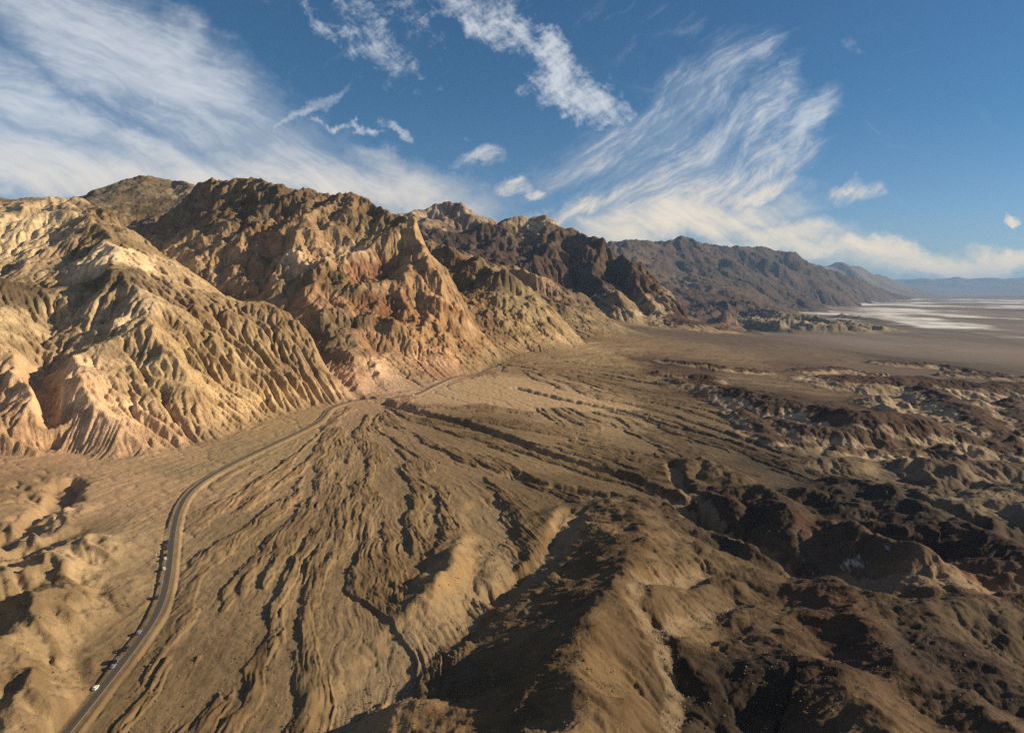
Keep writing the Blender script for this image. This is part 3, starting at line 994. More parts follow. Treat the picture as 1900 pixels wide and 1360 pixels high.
def road_effect(x, y, z):
    D, V, S = dist_poly(x, y, ROAD_Z, 26)
    t = sst(D, 6.6, 4.6)
    z = z * (1 - t) + (V - .12) * t
    # graded berm and shallow ditch along both sides
    e = .45 * np.exp(-((D - 5.6) / .6) ** 2) - .5 * np.exp(-((D - 7.0) / .8) ** 2)
    e = e * (.6 + .8 * gn(S / 26, (x * 0), 77)) * (D < 20)
    return z + e, D


def height(x, y, full=False):
    """the finished land surface"""
    shp = x.shape
    x, y = x.ravel(), y.ravel()
    z, hl, mtn, isl, pat = near_base(x, y, True)
    w = GP1.window(x, y, 60)
    mm = sst(mtn, .5, 25)                                   # mountains use their own erosion grid
    wm = GM.window(x, y, 80)
    w4 = GM4.window(x, y, 150) * (1 - wm)
    dn = GP1.sample(D_NEAR, x, y) * w
    dm = GM.sample(D_MTN, x, y) * wm + GM4.sample(D_M4, x, y) * w4
    out = (wm + w4)
    dn = dn * (1 - mm * np.clip(out, 0, 1))
    z = z + dn + dm
    f5 = G5.sample(M5, x, y) * G5.window(x, y, 300)
    f6 = G6.sample(M6, x, y) * G6.window(x, y, 800)
    f7 = G7.sample(M7, x, y) * G7.window(x, y, 1500)
    z = z + f5 + f6 + f7
    # small scale: rock on the mountains, stony grain and braids on the fans
    r = np.hypot(x, y)
    km = sst(mtn, 3, 40)
    rock = sst(fbm(x / 320, y / 320, 2, 96), -.25, .25) * craggy(x, y) + .0
    rock = np.where(y > 2500, .6, rock)
    z += km * ((ridged(x / 26, y / 26, 4, 111) - .5) * (1.6 + 5.5 * rock) + fbm(x / 6, y / 6, 3, 112) * (.8 + 1.6 * rock))
    kf = (1 - km) * sst(r, 3500, 2000)
    z += kf * fbm(x / 4.5, y / 4.5, 3, 113) * .2
    z += kf * sst(-x, 190, 250) * sst(y, 720, 560) * sst(hl, 1, 6) * fbm(x / 7, y / 7, 3, 122) * .7
    z += sst(y, 3500, 4200) * sst(hl, 5, 40) * ((ridged(x / 190, y / 190, 5, 119) - .35) * 60)
    z += sst(r, 1900, 2500) * (r < 4200) * sst(hl, 2, 8) * (ridged(x / 55, y / 55, 4, 121) - .5) * 9
    z += kf * sst(hl, 1, 6) * (fbm(x / 14, y / 14, 4, 114) * 1.0 + (ridged(x / 30, y / 30, 3, 120) - .5) * 1.4 * sst(r, 500, 900))
    rl = sst(x, -60, 0) * kf * sst(hl, 3, 12)
    wy_ = fbm(x / 40, y / 40, 2, 124) * .9
    z += rl * ((ridged(x / 60, y / 15 + wy_, 3, 123) - .5) * 2.6 + (ridged(x / 22, y / 5.5 + wy_ * 2, 3, 125) - .5) * .9)
    wash = kf * (1 - isl) * sst(hl, 4, 0)
    dx, dy = x - A1[0], y - A1[1]
    rr, th = np.hypot(dx, dy) + 1, np.arctan2(dx, -dy)
    wb = fbm(x / 50, y / 50, 3, 115) * 5 / rr
    q = 0
    for fr_, ln_, am_ in ((70, 90, 1.0), (150, 50, .7), (320, 28, .45)):
        q = q + am_ * (np.abs(gn((th + wb) * fr_, rr / ln_, 116 + fr_)) - .25)
    z += kf * isl * q * 1.5
    z += wash * q * .8 * sst(rr, 60, 200) * (.4 + .6 * sst(fbm(x / 80, y / 80, 2, 118), -.3, .3))
    kk = 1 - sst(f5, 5, 80)
    z += (1 - kk) * (ridged(x / 210, y / 210, 4, 117) - .5) * 46
    z, D = road_effect(x, y, z)
    if full:
        return z.reshape(shp), dict(ero=dn, cap=CAP[0], hl=hl, mtn=mtn, isl=isl, pat=pat, f5=f5, f6=f6, f7=f7, D=D, rock=rock, r=r)
    return z.reshape(shp)
# ------------------------------------------------------------------ the land mesh: rings and spokes, finest where the view needs it
def spokes():
    a = np.arange(-41, 41, R_(1) * 0 + .068)
    l = np.arange(-62, -41, .5)
    r = np.arange(41, 62.1, .5)
    return np.radians(np.r_[l, a, r])


def rings():
    r = [120.0]
    while r[-1] < 80000:
        x = r[-1]
        q = .0030 if x < 260 else (.0022 if x < 5200 else .0050)
        r.append(x * (1 + q))
    return np.array(r)


TH, RR = spokes(), rings()
NA, NR = len(TH), len(RR)
GXX = (RR[:, None] * np.sin(TH)[None]).astype(np.float64)
GYY = (RR[:, None] * np.cos(TH)[None]).astype(np.float64)
ZZ = np.empty((NR, NA))
INF = {}
for s in range(0, NR, 400):
    e = min(NR, s + 400)
    zz, inf = height(GXX[s:e], GYY[s:e], True)
    ZZ[s:e] = zz
    for k_, v_ in inf.items():
        INF.setdefault(k_, np.empty(NR * NA, F4))[s * NA:e * NA] = v_
log('heights', NR, NA, NR * NA)


def surf(px, py):
    """first land vertex seen along a pixel of the photograph"""
    d = ray(px, py)
    th = math.atan2(d[0], d[1])
    j = int(np.argmin(np.abs(TH - th)))
    tz = d[2] / math.hypot(d[0], d[1])
    lim = CAMZ + tz * RR
    k = np.nonzero(ZZ[:, j] >= lim)[0]
    i = int(k[0]) if len(k) else NR - 1
    return float(GXX[i, j]), float(GYY[i, j]), float(ZZ[i, j])


def lin(c):
    c = np.asarray(c, float) / 255
    return np.where(c <= .04045, c / 12.92, ((c + .055) / 1.055) ** 2.4)


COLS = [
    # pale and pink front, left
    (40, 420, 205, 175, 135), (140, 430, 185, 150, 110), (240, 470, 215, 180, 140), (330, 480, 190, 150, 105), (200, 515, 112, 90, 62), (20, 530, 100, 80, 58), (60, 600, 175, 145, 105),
    (150, 570, 165, 135, 100), (250, 570, 190, 160, 125), (330, 600, 170, 135, 90), (420, 590, 150, 114, 74), (470, 590, 158, 120, 78), (520, 620, 160, 122, 78), (360, 530, 170, 135, 92), (580, 680, 150, 115, 75), (630, 730, 185, 140, 100), (150, 680, 200, 155, 115),  # canyon-side ridge slope coloured brighter to make up for facing off the sun
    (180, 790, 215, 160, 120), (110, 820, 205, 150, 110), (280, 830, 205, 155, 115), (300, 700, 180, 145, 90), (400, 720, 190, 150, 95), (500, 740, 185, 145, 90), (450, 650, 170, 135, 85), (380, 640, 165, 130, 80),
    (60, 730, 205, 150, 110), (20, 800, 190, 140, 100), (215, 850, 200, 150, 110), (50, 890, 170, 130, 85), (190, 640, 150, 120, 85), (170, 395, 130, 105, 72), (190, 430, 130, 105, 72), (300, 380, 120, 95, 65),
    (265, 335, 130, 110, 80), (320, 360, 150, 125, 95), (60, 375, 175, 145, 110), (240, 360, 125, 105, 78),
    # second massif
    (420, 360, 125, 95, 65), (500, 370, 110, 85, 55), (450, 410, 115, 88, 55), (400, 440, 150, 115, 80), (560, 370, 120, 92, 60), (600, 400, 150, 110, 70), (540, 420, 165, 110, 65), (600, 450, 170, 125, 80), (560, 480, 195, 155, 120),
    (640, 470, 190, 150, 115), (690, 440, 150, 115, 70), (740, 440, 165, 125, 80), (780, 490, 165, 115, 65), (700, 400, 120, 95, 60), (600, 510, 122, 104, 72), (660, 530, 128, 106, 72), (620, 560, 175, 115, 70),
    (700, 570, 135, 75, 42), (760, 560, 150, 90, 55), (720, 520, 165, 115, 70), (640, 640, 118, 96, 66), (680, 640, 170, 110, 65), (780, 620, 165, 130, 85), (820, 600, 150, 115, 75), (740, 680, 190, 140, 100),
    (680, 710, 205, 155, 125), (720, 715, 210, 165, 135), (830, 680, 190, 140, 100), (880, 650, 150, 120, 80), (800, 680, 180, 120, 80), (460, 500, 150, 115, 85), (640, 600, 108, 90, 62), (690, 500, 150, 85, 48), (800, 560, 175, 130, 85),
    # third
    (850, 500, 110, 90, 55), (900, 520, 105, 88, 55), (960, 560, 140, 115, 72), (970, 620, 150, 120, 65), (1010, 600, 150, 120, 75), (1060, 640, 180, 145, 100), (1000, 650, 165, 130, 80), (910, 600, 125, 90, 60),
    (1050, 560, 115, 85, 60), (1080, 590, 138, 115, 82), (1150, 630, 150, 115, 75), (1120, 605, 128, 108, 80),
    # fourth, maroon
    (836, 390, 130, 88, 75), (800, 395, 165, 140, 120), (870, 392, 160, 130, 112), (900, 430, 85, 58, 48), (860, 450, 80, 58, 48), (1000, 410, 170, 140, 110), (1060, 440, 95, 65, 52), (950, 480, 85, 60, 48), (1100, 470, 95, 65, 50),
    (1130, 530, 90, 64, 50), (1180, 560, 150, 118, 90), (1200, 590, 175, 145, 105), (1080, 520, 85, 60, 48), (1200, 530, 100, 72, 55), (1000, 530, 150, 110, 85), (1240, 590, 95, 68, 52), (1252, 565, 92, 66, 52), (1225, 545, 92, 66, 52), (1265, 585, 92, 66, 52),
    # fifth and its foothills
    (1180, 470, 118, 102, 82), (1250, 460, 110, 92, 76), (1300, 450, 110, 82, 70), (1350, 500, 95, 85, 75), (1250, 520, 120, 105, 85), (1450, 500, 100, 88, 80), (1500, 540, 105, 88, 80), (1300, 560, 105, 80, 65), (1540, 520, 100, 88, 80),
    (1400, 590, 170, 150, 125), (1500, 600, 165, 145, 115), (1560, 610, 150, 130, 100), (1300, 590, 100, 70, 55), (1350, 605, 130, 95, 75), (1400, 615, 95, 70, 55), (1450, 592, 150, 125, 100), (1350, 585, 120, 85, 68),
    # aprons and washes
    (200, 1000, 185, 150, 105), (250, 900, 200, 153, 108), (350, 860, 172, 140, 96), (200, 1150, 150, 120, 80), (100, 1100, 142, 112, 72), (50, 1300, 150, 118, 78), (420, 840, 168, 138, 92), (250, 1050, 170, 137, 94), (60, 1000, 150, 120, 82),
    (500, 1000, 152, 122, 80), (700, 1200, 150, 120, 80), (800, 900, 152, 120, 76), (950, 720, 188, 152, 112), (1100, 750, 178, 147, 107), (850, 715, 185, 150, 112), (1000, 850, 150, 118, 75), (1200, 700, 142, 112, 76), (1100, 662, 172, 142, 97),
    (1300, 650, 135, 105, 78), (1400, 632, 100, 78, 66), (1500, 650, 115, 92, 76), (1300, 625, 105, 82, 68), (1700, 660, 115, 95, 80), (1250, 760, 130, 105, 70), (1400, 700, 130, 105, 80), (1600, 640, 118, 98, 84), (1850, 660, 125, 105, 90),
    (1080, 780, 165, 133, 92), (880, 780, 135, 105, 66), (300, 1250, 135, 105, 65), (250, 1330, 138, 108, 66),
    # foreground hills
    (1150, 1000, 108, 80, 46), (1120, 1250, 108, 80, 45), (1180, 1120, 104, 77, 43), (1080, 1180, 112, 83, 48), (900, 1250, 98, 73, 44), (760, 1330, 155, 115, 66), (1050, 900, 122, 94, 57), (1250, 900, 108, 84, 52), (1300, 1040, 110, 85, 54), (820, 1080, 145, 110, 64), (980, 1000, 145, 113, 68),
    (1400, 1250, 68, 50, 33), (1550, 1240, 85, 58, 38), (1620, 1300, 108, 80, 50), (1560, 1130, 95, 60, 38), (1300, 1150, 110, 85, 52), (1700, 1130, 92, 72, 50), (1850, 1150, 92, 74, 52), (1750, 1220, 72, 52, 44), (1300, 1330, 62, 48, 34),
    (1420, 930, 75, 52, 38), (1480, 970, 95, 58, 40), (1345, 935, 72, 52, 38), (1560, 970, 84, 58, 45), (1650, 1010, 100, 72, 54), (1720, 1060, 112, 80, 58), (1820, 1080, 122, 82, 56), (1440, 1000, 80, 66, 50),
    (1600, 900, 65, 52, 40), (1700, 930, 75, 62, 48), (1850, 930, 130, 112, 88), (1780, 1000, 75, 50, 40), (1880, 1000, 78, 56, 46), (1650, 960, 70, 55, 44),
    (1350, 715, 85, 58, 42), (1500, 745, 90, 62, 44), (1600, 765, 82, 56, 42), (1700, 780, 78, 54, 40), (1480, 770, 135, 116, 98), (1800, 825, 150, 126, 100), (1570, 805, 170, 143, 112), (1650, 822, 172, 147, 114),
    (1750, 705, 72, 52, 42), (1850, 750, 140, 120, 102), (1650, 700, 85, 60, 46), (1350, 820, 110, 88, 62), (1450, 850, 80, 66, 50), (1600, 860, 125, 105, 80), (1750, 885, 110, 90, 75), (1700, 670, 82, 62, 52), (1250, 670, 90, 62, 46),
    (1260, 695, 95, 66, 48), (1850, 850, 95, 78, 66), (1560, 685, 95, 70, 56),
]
KALB = .66


def colours():
    n = NR * NA
    x, y = GXX.ravel(), GYY.ravel()
    z = ZZ.ravel()
    r = INF['r']
    # warp the borders between the colour zones at a size that grows with distance
    ws = np.clip(r * .035, 8, 400)
    kx = fbm(x / 90, y / 90, 3, 201)
    ky = fbm(x / 90, y / 90, 3, 202)
    xw, yw = (x + kx * ws).astype(F4), (y + ky * ws).astype(F4)
    acc = np.zeros((n, 3), F4)
    wt = np.zeros(n, F4)
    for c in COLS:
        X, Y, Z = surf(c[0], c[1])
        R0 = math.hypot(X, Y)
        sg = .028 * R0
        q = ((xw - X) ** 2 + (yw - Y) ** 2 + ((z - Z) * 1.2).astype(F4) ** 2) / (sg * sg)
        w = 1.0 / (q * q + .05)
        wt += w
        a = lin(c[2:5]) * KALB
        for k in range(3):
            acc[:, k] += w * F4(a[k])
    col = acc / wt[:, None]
    del acc, wt, xw, yw
    mtn, hl, isl, f5 = INF['mtn'], INF['hl'], INF['isl'], INF['f5']
    km = sst(mtn, 2, 25)
    hot = (.42 - .12 * (1 - km))[:, None].astype(F4)
    lum0 = col @ np.array([.3, .55, .15], F4)
    col = col * (1 - hot) + hot * lum0[:, None] * (np.array([1.33, .99, .50], F4) * km[:, None] + np.array([1.24, 1.0, .56], F4) * (1 - km)[:, None]).astype(F4)
    # old dark varnished tongues against young pale washes
    v = (isl * (1 - km) * (.75 + .5 * fbm(x / 25, y / 25, 2, 205))).astype(F4)
    col *= (1 - v[:, None] * np.array([.24, .28, .36], F4))
    # rock mottling: streaks of rust, olive and pale beds
    n1 = fbm(x / 60, (y + z) / 60, 4, 206).astype(F4)
    n2 = fbm(x / 22, (y + 1.5 * z) / 22, 3, 207).astype(F4)
    n3 = fbm(x / 150, y / 150, 3, 208).astype(F4)
    bed = gn((z + x * .25 - y * .1) / 14 + n3 * 2.0, x / 160, 209).astype(F4)
    k = km[:, None].astype(F4)
    col *= 1 + k * (np.clip(n1, -.6, .6)[:, None] * np.array([.34, .36, .38], F4) + n2[:, None] * .22 + bed[:, None] * np.array([.20, .24, .28], F4) * (1 + 1.2 * sst(y, 2600, 3600))[:, None].astype(F4))
    col *= 1 + .12 * fbm(x / 9, y / 9, 3, 210)[:, None].astype(F4) * (1 - km * .3)[:, None]
    # desert varnish on the hill tops, pale clay on their flanks, beyond the near badlands
    cz = (sst(y, 820, 1000) * sst(y, 3900, 3400) * sst(x, 250, 420) * sst(hl, 1.5, 6)).astype(F4)
    cp = sst(INF['cap'] + .22 * fbm(x / 40, y / 40, 4, 218), .56, .66).astype(F4)
    pale = (lin((172, 148, 118)) * KALB).astype(F4)
    dark = (lin((80, 54, 40)) * KALB).astype(F4)
    tgt = pale * (1 - cp[:, None]) + dark * cp[:, None]
    tgt = tgt * (1 + .3 * n1[:, None])
    kz = (cz * .82)[:, None]
    col = col * (1 - kz) + tgt * kz
    # washed-out rills show fresh pale clay on the near hills
    er = np.clip(-INF['ero'] / 2.2, 0, 1) * sst(hl, 1, 5) * (1 - km)
    col *= (1 + .34 * er - .06)[:, None].astype(F4)
    vp = sst(fbm(x / 34, y / 34, 4, 224), -.02, .12) * sst(hl, 2, 8) * (1 - km) * (1 - er)
    col *= 1 - vp[:, None].astype(F4) * np.array([.14, .17, .22], F4)
    rr_, th_ = np.hypot(x - A1[0], y - A1[1]) + 1, np.arctan2(x - A1[0], -(y - A1[1]))
    sk = gn(th_ * 60 + fbm(x / 50, y / 50, 2, 225) * .5, rr_ / 120, 226) + .6 * gn(th_ * 170, rr_ / 60, 227)
    col *= (1 + .20 * np.clip(sk, -.7, .7) * (1 - km) * sst(hl, 6, 1) * (r < 3000))[:, None].astype(F4)
    # clearly bounded tilted beds: rust and pale
    bz = (z + x * .30 - y * .22) / 40 + n3 * 1.6
    rust = sst(gn(bz, x / 330, 221), .16, .23) * km * INF['rock']
    palb = sst(gn(bz * 1.3, x / 260, 222), .20, .26) * km * (.35 + .65 * INF['rock'])
    olv = sst(gn(bz * .8, x / 300, 223), .24, .30) * km * INF['rock']
    col *= 1 - rust[:, None].astype(F4) * np.array([.05, .20, .34], F4)
    col *= 1 - olv[:, None].astype(F4) * np.array([.20, .15, .20], F4)
    col *= 1 + palb[:, None].astype(F4) * np.array([.22, .22, .28], F4)
    # far country: broad beds
    kf = sst(f5, 5, 80)[:, None].astype(F4)
    col *= 1 + kf * .35 * fbm(x / 700, (y + z * 2) / 700, 4, 211)[:, None].astype(F4)
    # valley floor far out
    flat = sst(z, VF + 14, VF + 1.5) * sst(r, 3300, 5200)
    base = (lin((126, 108, 96)) * KALB).astype(F4)
    bn = fbm(x / 1500, y / 4000, 3, 214)[:, None].astype(F4)
    t = flat[:, None].astype(F4)
    col = col * (1 - t) + base * (1 + .55 * bn + .25 * fbm(x / 400, y / 1500, 4, 219)[:, None].astype(F4)) * t
    sm = salt_mask(x, y) * flat
    t = sm[:, None].astype(F4)
    col = col * (1 - t) + np.array([.56, .55, .54], F4) * t
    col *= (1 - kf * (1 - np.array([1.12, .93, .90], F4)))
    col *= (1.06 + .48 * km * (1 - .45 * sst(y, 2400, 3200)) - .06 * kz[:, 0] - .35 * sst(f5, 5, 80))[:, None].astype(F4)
    farr = ((INF['f6'] > 3) | (INF['f7'] > 3))
    col[farr] = (lin((120, 105, 92)) * KALB).astype(F4)
    ap = sst(apron(x, y) + .12 * fbm(x / 14, y / 14, 3, 230), .15, .9)[:, None].astype(F4) * (1 - km)[:, None].astype(F4)
    col = col * (1 - .8 * ap) + .8 * ap * (lin((198, 162, 118)) * KALB * (1 + .1 * n2[:, None])).astype(F4)
    # pale fresh sediment on the beds of the larger washes
    nr = np.nonzero(r < 2600)[0]
    wb_ = np.zeros(len(x))
    nz = fbm(x[nr] / 12, y[nr] / 12, 3, 231)
    for w, d, ww, pts in TR[:9]:
        Dt, _, _ = dist_poly(x[nr], y[nr], pts, w + 20)
        wb_[nr] = np.maximum(wb_[nr], sst(Dt + nz * 4, w + 2.5, w - 1))
    wb_ = (.6 * wb_ * (1 - km))[:, None].astype(F4)
    col = col * (1 - wb_) + wb_ * (lin((158, 134, 100)) * KALB).astype(F4)
    # road shoulders: graded gravel
    D = INF['D']
    col *= (1 - .16 * sst(D, 9, 4))[:, None].astype(F4)
    sh = (sst(D, 4.6, 3.0) * (.35 + .5 * gn(x / 6, y / 6, 215)))[:, None].astype(F4)
    g = (lin((165, 140, 105)) * KALB).astype(F4)
    col = col * (1 - np.clip(sh, 0, 1)) + g * np.clip(sh, 0, 1)
    # white evaporite patches in the red badlands
    for px, py, rad in ((1570, 1048, 5), (1584, 1041, 4), (1600, 1050, 3), (1650, 1012, 2)):
        if rad:
            X, Y, Z = surf(px, py)
            q = np.hypot(x - X, (y - Y)) + fbm(x / 3, z / 4, 4, 216) * 8
            t = .5 * sst(q, rad * 1.2, -3)[:, None].astype(F4)
            col = col * (1 - t) + np.array([.46, .45, .43], F4) * t
    lum = col @ np.array([.3, .55, .15], F4)
    col = col * .80 + lum[:, None] * np.array([1.06, 1.0, .86], F4) * .20
    return np.clip(col, .012, .85)


SALT = [([(1560, 578), (1600, 580), (1650, 592), (1700, 603), (1760, 612), (1850, 622), (1990, 632)], 8), ([(1600, 592), (1680, 600), (1760, 608)], 5),
        ([(1640, 565), (1700, 567), (1780, 569), (1880, 568)], 5), ([(1650, 575), (1700, 578), (1740, 583), (1765, 587), (1700, 586)], 6),
        ([(1690, 556), (1750, 556), (1830, 557), (1920, 558)], 4), ([(1700, 562), (1800, 561), (1900, 562)], 2.5), ([(1630, 585), (1680, 587), (1760, 586)], 3)]


def salt_mask(x, y):
    """white crusts: streaks along the valley, ragged edges"""
    m = np.zeros(x.shape)
    far = np.nonzero((np.hypot(x, y) > 3500) & (x > 1500))[0]
    X, Y = x[far], y[far]
    mm = np.zeros(X.shape)
    R = np.hypot(X, Y)
    dep = (CAMZ - VF) / R                                    # the streaks are measured where they lie, in metres of this valley
    for pts, w in SALT:
        P = [gpt(*p) + (0,) for p in pts]
        # half width in metres grows with how far that part of the crust lies
        wm = [w / FOC * (p[0] ** 2 + p[1] ** 2) / (CAMZ - VF) for p in P]
        P = [(p[0], p[1], q) for p, q in zip(P, wm)]
        D, V, S = dist_poly(X, Y, P, 9000)
        nn = fbm(X / 1000, Y / 1500, 5, 301) * 1.2 + .5 * fbm(X / 240, Y / 420, 3, 302)
        mm = np.maximum(mm, (.55 + .6 * np.clip(nn, -.5, .5)) * 1.25 * sst(D / np.maximum(V * .42, 1) - 1.05 * nn, 1.0, -.2))
    m[far] = np.clip(mm, 0, 1)
    return m


COL = colours()
log('colours')


def land_material(name, bump, scale, speck):
    mt = bpy.data.materials.new(name)
    mt.use_nodes = True
    b = NB(mt.node_tree)
    out = b.n('ShaderNodeOutputMaterial')
    bs = b.n('ShaderNodeBsdfPrincipled')
    at = b.n('ShaderNodeAttribute', attribute_name='albedo')
    geo = b.n('ShaderNodeNewGeometry')
    P = geo.outputs['Position']
    n1 = b.noise(P, scale, 8, .68)
    n2 = b.noise(P, scale * 4.3, 4, .6)
    n3 = b.noise(P, scale * .22, 5, .6)
    v = b.m('ADD', b.m('MULTIPLY', b.m('SUBTRACT', n1, .5), .9), b.m('MULTIPLY', b.m('SUBTRACT', n2, .5), .5))
    v = b.m('ADD', v, b.m('MULTIPLY', b.m('SUBTRACT', n3, .5), .5))
    dk = b.ss(b.noise(P, scale * 2.1, 10, .74), .50, .64)         # dark mottling of stones and darker rock
    f = b.m('MULTIPLY', b.m('MULTIPLY_ADD', v, speck, 1.06), b.m('MULTIPLY_ADD', dk, -.34 * min(1.0, speck * 1.4), 1.0))
    sc_ = b.n('ShaderNodeVectorMath', operation='SCALE')
    b.set(sc_.inputs[0], at.outputs['Color'])
    b.set(sc_.inputs['Scale'], f)
    b.set(bs.inputs['Base Color'], sc_.outputs[0])
    bs.inputs['Roughness'].default_value = .95
    bs.inputs['Specular IOR Level'].default_value = .15
    bp = b.n('ShaderNodeBump')
    bp.inputs['Strength'].default_value = bump[0]
    bp.inputs['Distance'].default_value = bump[1]
    hgt = b.m('ADD', n1, b.m('MULTIPLY', n2, .35))
    b.set(bp.inputs['Height'], hgt)
    b.set(bs.inputs['Normal'], bp.outputs[0])
    b.nt.links.new(bs.outputs[0], out.inputs[0])
    return mt


def grid_mesh(name, mask_faces, mat):
    """one land sheet from the faces of the ring-and-spoke grid picked by mask_faces"""
    fi, fj = np.nonzero(mask_faces)
    i0 = fi * NA + fj
    quads = np.stack([i0, i0 + 1, i0 + NA + 1, i0 + NA], 1)[:, ::-1]
    used = np.zeros(NR * NA, bool)
    used[quads.ravel()] = True
    ids = np.nonzero(used)[0]
    remap = np.full(NR * NA, -1, np.int32)
    remap[ids] = np.arange(len(ids))
    q = remap[quads].astype(np.int32)
    me = bpy.data.meshes.new(name)
    me.vertices.add(len(ids))
    co = np.empty((len(ids), 3), F4)
    co[:, 0], co[:, 1], co[:, 2] = GXX.ravel()[ids], GYY.ravel()[ids], ZZ.ravel()[ids]
    me.vertices.foreach_set('co', co.ravel())
    me.loops.add(q.size)
    me.loops.foreach_set('vertex_index', q.ravel())
    me.polygons.add(len(q))
    me.polygons.foreach_set('loop_start', np.arange(0, q.size, 4, dtype=np.int32))
    me.update(calc_edges=True)
    at = me.attributes.new('albedo', 'FLOAT_COLOR', 'POINT')
    c4 = np.ones((len(ids), 4), F4)
    c4[:, :3] = COL[ids]
    at.data.foreach_set('color', c4.ravel())
    me.polygons.foreach_set('use_smooth', np.ones(len(q), bool))
    me.materials.append(mat)
    ob = bpy.data.objects.new(name, me)
    C.objects.link(ob)
    ob['kind'] = 'structure'
    return ob


def faces(A):
    A = A.reshape(NR, NA)
    return (A[:-1, :-1] + A[1:, :-1] + A[:-1, 1:] + A[1:, 1:]) * .25


cls_m = faces(INF['mtn']) > 1.5
cls_5 = (faces(INF['f5']) > 4) | (faces(INF['f6']) > 6) | (faces(INF['f7']) > 8)
cls_h = (faces(INF['hl']) > 2.5) & ~cls_m & ~cls_5
flat_f = (faces(ZZ.astype(F4)) < VF + 6) & (faces(INF['r']) > 4200) & ~cls_m & ~cls_5 & ~cls_h
rest = ~(cls_m | cls_5 | cls_h | flat_f)
grid_mesh('mountains', cls_m, land_material('weathered_rock', (1.0, 3.2), .17, .9))
grid_mesh('distant_mountains', cls_5, land_material('distant_rock', (.6, 22.0), .02, .7))
grid_mesh('hills', cls_h, land_material('badland_clay', (.8, .8), .40, .6))
grid_mesh('salt_flat', flat_f, land_material('valley_silt', (.1, 2.0), .006, .5))
grid_mesh('ground', rest, land_material('alluvial_gravel', (.8, .55), .6, .6))
log('meshes')

# ------------------------------------------------------------------ road: asphalt ribbon on its graded bed
def plain(name, col, rough=.6, metal=0.0, spec=.5, noise=0.0, nscale=2.0, coat=0.0):
    mt = bpy.data.materials.new(name)
    mt.use_nodes = True
    b = NB(mt.node_tree)
    out = b.n('ShaderNodeOutputMaterial')
    bs = b.n('ShaderNodeBsdfPrincipled')
    geo = b.n('ShaderNodeTexCoord')
    f = b.m('MULTIPLY_ADD', b.m('SUBTRACT', b.noise(geo.outputs['Object'], nscale, 6, .6), .5), noise, 1.0)
    s = b.n('ShaderNodeVectorMath', operation='SCALE')
    s.inputs[0].default_value = col
    b.set(s.inputs['Scale'], f)
    b.set(bs.inputs['Base Color'], s.outputs[0])
    bs.inputs['Roughness'].default_value = rough
    bs.inputs['Metallic'].default_value = metal
    bs.inputs['Specular IOR Level'].default_value = spec
    bs.inputs['Coat Weight'].default_value = coat
    b.nt.links.new(bs.outputs[0], out.inputs[0])
    return mt


def resample(P, step):
    d = np.r_[0, np.cumsum(np.hypot(*(P[1:, :2] - P[:-1, :2]).T))]
    n = int(d[-1] / step)
    s = np.linspace(0, d[-1], n)
    return np.stack([np.interp(s, d, P[:, k]) for k in range(3)], 1), s


def ribbon(P, offs, dz):
    """strip of quads along P with the given sideways offsets"""
    t = np.gradient(P[:, :2], axis=0)
    t /= np.hypot(t[:, 0], t[:, 1])[:, None] + 1e-9
    nrm = np.stack([t[:, 1], -t[:, 0]], 1)
    vs, n = [], len(offs)
    for i in range(len(P)):
        for o, z in zip(offs, dz):
            vs.append((P[i, 0] + nrm[i, 0] * o, P[i, 1] + nrm[i, 1] * o, P[i, 2] + z))
    fs = [(i * n + k, i * n + k + 1, (i + 1) * n + k + 1, (i + 1) * n + k) for i in range(len(P) - 1) for k in range(n - 1)]
    return vs, fs


RP, RS = resample(ROAD_Z, 2.0)


